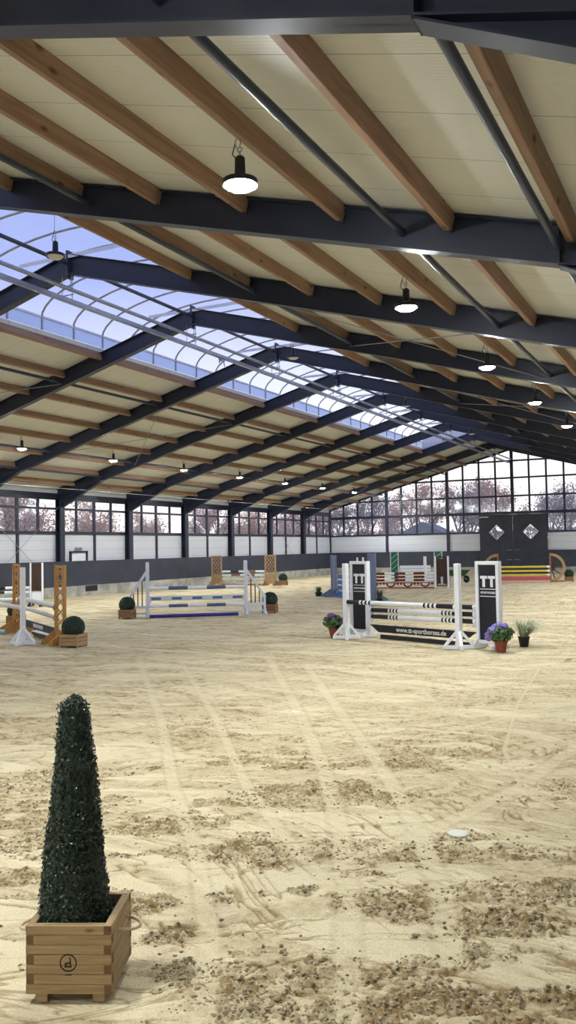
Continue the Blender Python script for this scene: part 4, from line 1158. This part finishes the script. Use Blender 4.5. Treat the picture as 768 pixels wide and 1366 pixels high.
# ---- green wing jump
Lg, Rg = (-15.37, 43.55), (-13.75, 44.10); u = v2(Lg, Rg)
for p, o_, l in ((Lg, -u, 'green lattice wing with white posts rising behind the red poles'), ((-13.75+.05, 44.35), u, 'green lattice wing with white posts behind the right brown wing')):
    lattice_wing(p, o_, l, .46, 1.70, 'palegrey', 'white', nz=5, pw=.055, solid='green', foot='palegrey', footl=.4, feet_h=.25, cup=(.72, .9), cap='green', slat=.014)
board(at(Lg, u, .05, .97), at(Rg, u, -.05, .97), .16, .03, M['white'], 'upper white plank between the green lattice wings', group='white planks of the green jump')
board(at(Lg, u, .05, .78), at(Rg, u, -.05, .78), .14, .03, M['white'], 'lower white plank between the green lattice wings', group='white planks of the green jump')

# ---- yellow poles before the gable door
Ly, Ry = (-10.62, 45.62), (-8.03, 46.38); u = v2(Ly, Ry)
def wheel_wing(p, outward, label):
    e = stand_root(p, outward, label, 'jump_wing'); Rw = .74; n = 24
    m = MB(); m.box((-.02, 0, .76), (.08, .08, 1.50)); m.build('post', M['crate'], e, bevel=.004)
    m = MB()
    for i in range(n):
        a0, a1 = -PI/2+PI*i/n, -PI/2+PI*(i+1)/n
        m.prism([(r*math.cos(a), .76+r*math.sin(a)) for r, a in ((Rw, a0), (Rw, a1), (Rw-.14, a1), (Rw-.14, a0))], -.03, .03)
    m.build('rim', M['oak'], e)
    for i in range(5):
        a = -PI/2+PI*(i+.5)/5
        m = MB(); m.bar((.12*math.cos(a), 0, .76+.12*math.sin(a)), ((Rw-.1)*math.cos(a), 0, .76+(Rw-.1)*math.sin(a)), .05, .05, (0, 1, 0)); m.build('spoke', M['brown'], e)
    m = MB(); m.prism([(.02+.20*math.cos(-PI/2+PI*i/12), .76+.20*math.sin(-PI/2+PI*i/12)) for i in range(13)], -.04, .04); m.build('hub', M['brown'], e)
    m = MB(); m.box((.30, 0, .04), (.7, .08, .07)); m.box((0, 0, .04), (.08, .7, .07)); m.build('foot', M['crate'], e)
    cups(e, (.32, .54, .75), M['rod'])
wheel_wing(Ly, -u, 'brown half wagon wheel wing left of the yellow poles, mostly hidden by the printed wing')
wheel_wing(Ry, u, 'brown half wagon wheel wing at the right end of the yellow poles')
GY = 'yellow poles in front of the gable door'
for z, l in ((.80, 'top yellow pole in front of the dark gable door'), (.585, 'middle yellow pole in front of the dark gable door'), (.375, 'lowest yellow pole above the red plank by the gable door')):
    pole(at(Ly, u, .04, z), at(Ry, u, -.04, z), .055, [('yellow', 6), ('white', .4)], l, group=GY)
e, LL = board(at(Ly, u, .04, .29), at(Ry, u, -.04, .29), .26, .05, M['pinkred'], 'red plank standing on the sand under the yellow poles')
m = MB(); m.box((LL/2, -.01, -.235), (LL, .06, .06)); m.build('lower_edge', M['pink'], e)
e, LL = board(at(Ly, u, .1, .52), at(Ry, u, -.1, .52), .075, .03, M['black'], 'black strip filling the gap between the two lower yellow poles')  # black board fills the dark gap between the lower poles

# ---- wheelbarrow
wb = empty('wheelbarrow', (-12.75, 45.45, 0), -.45, 'green wheelbarrow with a black wheel parked by the gable door', 'wheelbarrow')
m = MB()
tb, tt_ = [(-.40, -.22), (.34, -.22), (.34, .22), (-.40, .22)], [(-.62, -.32), (.62, -.32), (.62, .32), (-.62, .32)]
m.add([(x, y, .36) for x, y in tb]+[(x, y, .68) for x, y in tt_]+[(x*.95, y*.95, .39) for x, y in tb]+[(x*.95, y*.93, .68) for x, y in tt_],
      [(3, 2, 1, 0), (0, 1, 5, 4), (1, 2, 6, 5), (2, 3, 7, 6), (3, 0, 4, 7), (8, 9, 10, 11), (8, 12, 13, 9), (9, 13, 14, 10), (10, 14, 15, 11), (11, 15, 12, 8), (4, 5, 13, 12), (5, 6, 14, 13), (6, 7, 15, 14), (7, 4, 12, 15)])
m.build('tub', M['plasticgreen'], wb, bevel=.01)
m = MB()
for s in (-1, 1): m.path([(.75, s*.10, .20), (.2, s*.2, .33), (-.4, s*.25, .36), (-1.0, s*.28, .55)], .018, 8)
m.build('frame', M['rod'], wb, True)
for s in (-1, 1):
    m = MB(); m.path([(-.25, s*.22, .36), (-.35, s*.24, .01), (-.45, s*.24, .01), (-.5, s*.24, .38)], .016, 8); m.build('leg', M['rod'], wb, True)
    m = MB(); m.tube((-.95, s*.28, .535), (-1.1, s*.28, .58), .024, 8); m.build('handle_grip', M['rubber'], wb, True)
wh = MB(); wh.path([(.62+.15*math.cos(2*PI*i/20), 0, .20+.15*math.sin(2*PI*i/20)) for i in range(20)], .05, 10, True); wh.tube((.62, -.04, .20), (.62, .04, .20), .10, 14)
wh.build('wheel', M['rubber'], wb, True)

# ---- boxwood balls in crates
def ball_mesh(R, seed):
    rng = np.random.default_rng(seed); k = 3200
    d = rng.normal(0, 1, (k, 3)); d /= np.linalg.norm(d, axis=1)[:, None]; d = d[d[:, 2] > -.75]; k = len(d)
    vs, fs = leaf_cloud(d*R*(1+rng.normal(-.01, .018, k))[:, None], d, .028, seed, .7, .12, .65)
    t = MB(); t.lathe([(R*.94*math.cos(a), R*.94*math.sin(a)) for a in np.linspace(-1.2, 1.45, 9)], 18)
    o = len(vs); vs = np.concatenate([vs, np.array(t.v)])
    me = bpy.data.meshes.new('foliage'); me.from_pydata(vs.tolist(), [], fs.tolist()+[tuple(i+o for i in f) for f in t.f]); me.materials.append(M['ball_leaf'])
    return me
BALL = ball_mesh(.235, 9)
def crate_meshes(mat, W=.42, H=.27):
    pan = MB()
    for j in range(3): pan.box((0, -W/2+.012, .045+j*(H-.03)/3+.03), (W-.02, .02, (H-.03)/3-.010))
    post = MB(); post.box((0, 0, H/2), (.045, .045, H))
    soil = MB(); soil.box((0, 0, H-.115), (W-.05, W-.05, .03))
    return pan.mesh('side_panel', mat, bevel=.003), post.mesh('corner_post', mat, bevel=.003), soil.mesh('soil', M['soil'])
CM = {k: crate_meshes(M[k]) for k in ('crate', 'crate_l')}
BL = [((-12.33, 14.30), .2, 'crate_l', 'beside the right orange lattice wing'), ((-17.6, 18.05), .5, 'crate', 'behind the left orange lattice wing'),
      ((-15.84, 20.75), .4, 'crate', 'left of the blue and white picket jump'), ((-12.68, 23.85), .3, 'crate', 'right of the blue and white picket jump'),
      ((-22.0, 41.35+.1), .2, 'crate', 'right of the wooden lattice wings'), ((-7.20, 46.85), .1, 'crate', 'right of the half wagon wheel by the gable')]
BL[4] = ((-21.25, 41.5), .2, 'crate', BL[4][3])
for (p, rz, mk, where) in BL:
    e = empty('wooden_crate', (p[0], p[1], 0), rz, 'slatted crate with a boxwood ball '+where, 'crate', 'slatted planter crates')
    pan, post, soil = CM[mk]
    for a in range(4):
        o = add_mesh('side_panel', pan, e); o.rotation_euler = (0, 0, a*PI/2)
        o = add_mesh('corner_post', post, e, (.195*(1 if a in (0, 1) else -1), .195*(1 if a in (0, 2) else -1), 0))
    add_mesh('soil', soil, e)
    b = empty('boxwood_ball', (p[0], p[1], .405), rz*3, 'clipped boxwood ball in the crate '+where, 'topiary', 'clipped boxwood balls')
    add_mesh('foliage', BALL, b)

# ------------------------------------------------------------------ outside: autumn trees and a house beyond the glass
def tree_meshes(seed, mats, H, leaves, leaf_size):
    rnd = random.Random(seed); tr = MB(); tips = []
    def grow(p, d, L, r, depth):
        pts = [p]; q = p; dd = d
        for i in range(3):
            dd = (dd+Vector((rnd.uniform(-.22, .22), rnd.uniform(-.22, .22), rnd.uniform(-.05, .18)))).normalized(); q = q+dd*(L/3); pts.append(q)
        tr.path(pts, [r, r*.85, r*.72, r*.6], 6 if depth < 2 else 4)
        if depth >= 2: tips.extend(pts[1:])
        if depth < 4:
            for i in range(3 if depth < 3 else 2):
                nd = (dd+Vector((rnd.uniform(-.9, .9), rnd.uniform(-.9, .9), rnd.uniform(-.1, .55)))).normalized()
                grow(pts[rnd.choice((2, 3))], nd, L*rnd.uniform(.62, .82), r*.58, depth+1)
    grow(Vector((0, 0, -.2)), Vector((0, 0, 1)), H*.34, H*.022, 0)
    rng = np.random.default_rng(seed); T = np.array([t[:] for t in tips]); pk = T[rng.integers(0, len(T), leaves)]+rng.normal(0, .33, (leaves, 3))
    vs, fs = leaf_cloud(pk, rng.normal(0, 1, (leaves, 3)), leaf_size, seed, 1., .15, .7)
    return tr.mesh('trunk', M['bark'], True), np_mesh('crown', vs, fs, mats)
TM = [tree_meshes(1, M['leaf_o'], 9., 1900, .25), tree_meshes(2, M['leaf_p'], 10., 2300, .23), tree_meshes(3, M['leaf_b'], 10., 2000, .22), tree_meshes(4, M['leaf_p'], 8., 1300, .22)]
rt = random.Random(12)
KIND = ['orange leaved tree standing outside the side windows', 'russet leaved tree standing outside the side windows', 'nearly bare brown tree standing outside the side windows', 'thin russet tree standing outside the side windows']
KIND2 = [s.replace('the side windows', 'the gable windows') for s in KIND]
def tree(x, y, i, s, rz, label, group):
    e = empty('autumn_tree', (x, y, -.15), rz, label, 'tree', group); e.scale = (s, s, s)
    add_mesh('trunk', TM[i][0], e); add_mesh('crown', TM[i][1], e)
n = 0
for row, (dx, y0, step, cnt) in enumerate(((9, 27, 7.2, 8), (19, 31, 8.6, 8))):
    for j in range(cnt):
        i = (0, 1, 0, 3, 1, 0, 3)[(j+row*3) % 7]
        tree(XW-dx-rt.uniform(-.6, .6), y0+j*step+rt.uniform(-.4, .4), i, rt.uniform(.62, .72) if row == 0 else rt.uniform(.68, .8), rt.uniform(0, 6), KIND[i], 'autumn trees outside the side windows')
for row, (dy, x0, step, cnt) in enumerate(((15, -36, 4.1, 9), (24, -42, 4.6, 10))):
    for j in range(cnt):
        i = (1, 2, 3, 1, 2, 1, 2)[(j+row*2) % 7]
        tree(x0+j*step+rt.uniform(-.5, .5), YG+dy+rt.uniform(-.6, .6), i, rt.uniform(.74, .90) if row == 0 else rt.uniform(.9, 1.05), rt.uniform(0, 6), KIND2[i], 'autumn trees outside the gable')
def hedge():
    rng = np.random.default_rng(8); k = 26000
    t = rng.uniform(0, 1, k); side = t < .6
    x = np.where(side, XW-26-rng.uniform(0, 3, k), -56+rng.uniform(0, 56, k)); y = np.where(side, 15+rng.uniform(0, 95, k), YG+34+rng.uniform(0, 3, k))
    h = np.where(side, 1.3, 2.8)+1.6*fbm(x*.25+y*.25, y*.1, 77, 3); z = rng.uniform(0, 1, k)*h
    vs, fs = leaf_cloud(np.stack([x, y, z], -1), rng.normal(0, 1, (k, 3)), .45, 4, 1., .1, .7)
    tag(add_mesh('undergrowth', np_mesh('undergrowth', vs, fs, M['leaf_b'])), 'brown undergrowth along the edge of the lawn outside', 'undergrowth', None, 'stuff')
hedge()
hs = empty('house', (-21.5, 68.2, 0), .1, 'house with a grey-blue roof seen through the lower gable windows', 'house')
m = MB(); m.box((0, 0, 1.0), (6.4, 4.6, 2.4)); m.build('wall', M['render'], hs)
m = MB(); m.prism([(-3.6, 2.1), (3.6, 2.1), (0, 3.9)], -2.6, 2.6); m.build('roof', M['rooftile'], hs)
for x in (-2, .2, 2.2):
    f = MB(); f.box((x, -2.31, 1.2), (.9, .06, 1.1)); f.build('window', M['kick'], hs)

# ------------------------------------------------------------------ sky
wd = bpy.data.worlds.new('sky'); sc.world = wd; wd.use_nodes = True
n, l = wd.node_tree.nodes, wd.node_tree.links; bg = n['Background']
tc = n.new('ShaderNodeTexCoord'); sx = n.new('ShaderNodeSeparateXYZ'); l.new(tc.outputs['Generated'], sx.inputs[0])
rp = n.new('ShaderNodeValToRGB'); l.new(sx.outputs['Z'], rp.inputs['Fac'])
e = rp.color_ramp.elements; e[0].position = 0; e[0].color = (1., .86, .82, 1); e[1].position = 1; e[1].color = (.21, .255, .45, 1)
q = e.new(.10); q.color = (1., .93, .92, 1); q = e.new(.17); q.color = (.72, .71, .82, 1); q = e.new(.30); q.color = (.30, .34, .56, 1); q = e.new(.55); q.color = (.24, .285, .48, 1)
l.new(rp.outputs['Color'], bg.inputs['Color']); bg.inputs['Strength'].default_value = SKY_STRENGTH

# ------------------------------------------------------------------ camera
yaw, pit, rol = math.radians(26.7043), math.radians(2.4106), math.radians(-1.0082)
fwd = Vector((-math.sin(yaw)*math.cos(pit), math.cos(yaw)*math.cos(pit), math.sin(pit)))
rt0 = Vector((math.cos(yaw), math.sin(yaw), 0)); up0 = rt0.cross(fwd)
rgt = rt0*math.cos(rol)+up0*math.sin(rol); upv = -rt0*math.sin(rol)+up0*math.cos(rol)
cam = bpy.data.cameras.new('camera'); co = bpy.data.objects.new('camera', cam); C.objects.link(co)
Mx = Matrix((rgt, upv, -fwd)).transposed().to_4x4(); Mx.translation = Vector((0, 0, 2.0)); co.matrix_world = Mx
cam.sensor_fit = 'VERTICAL'; cam.sensor_height = 36.; cam.lens = 1147.67/1366*36; cam.clip_start = .05; cam.clip_end = 500
sc.camera = co
sc.view_settings.view_transform = 'Standard'; sc.view_settings.look = 'None'; sc.view_settings.gamma = 1
sc.view_settings.use_curve_mapping = False; sc.view_settings.exposure = EXPOSURE
sc.cycles.max_bounces = 8; sc.cycles.diffuse_bounces = 4; sc.cycles.transparent_max_bounces = 16
sc.cycles.use_denoising = True
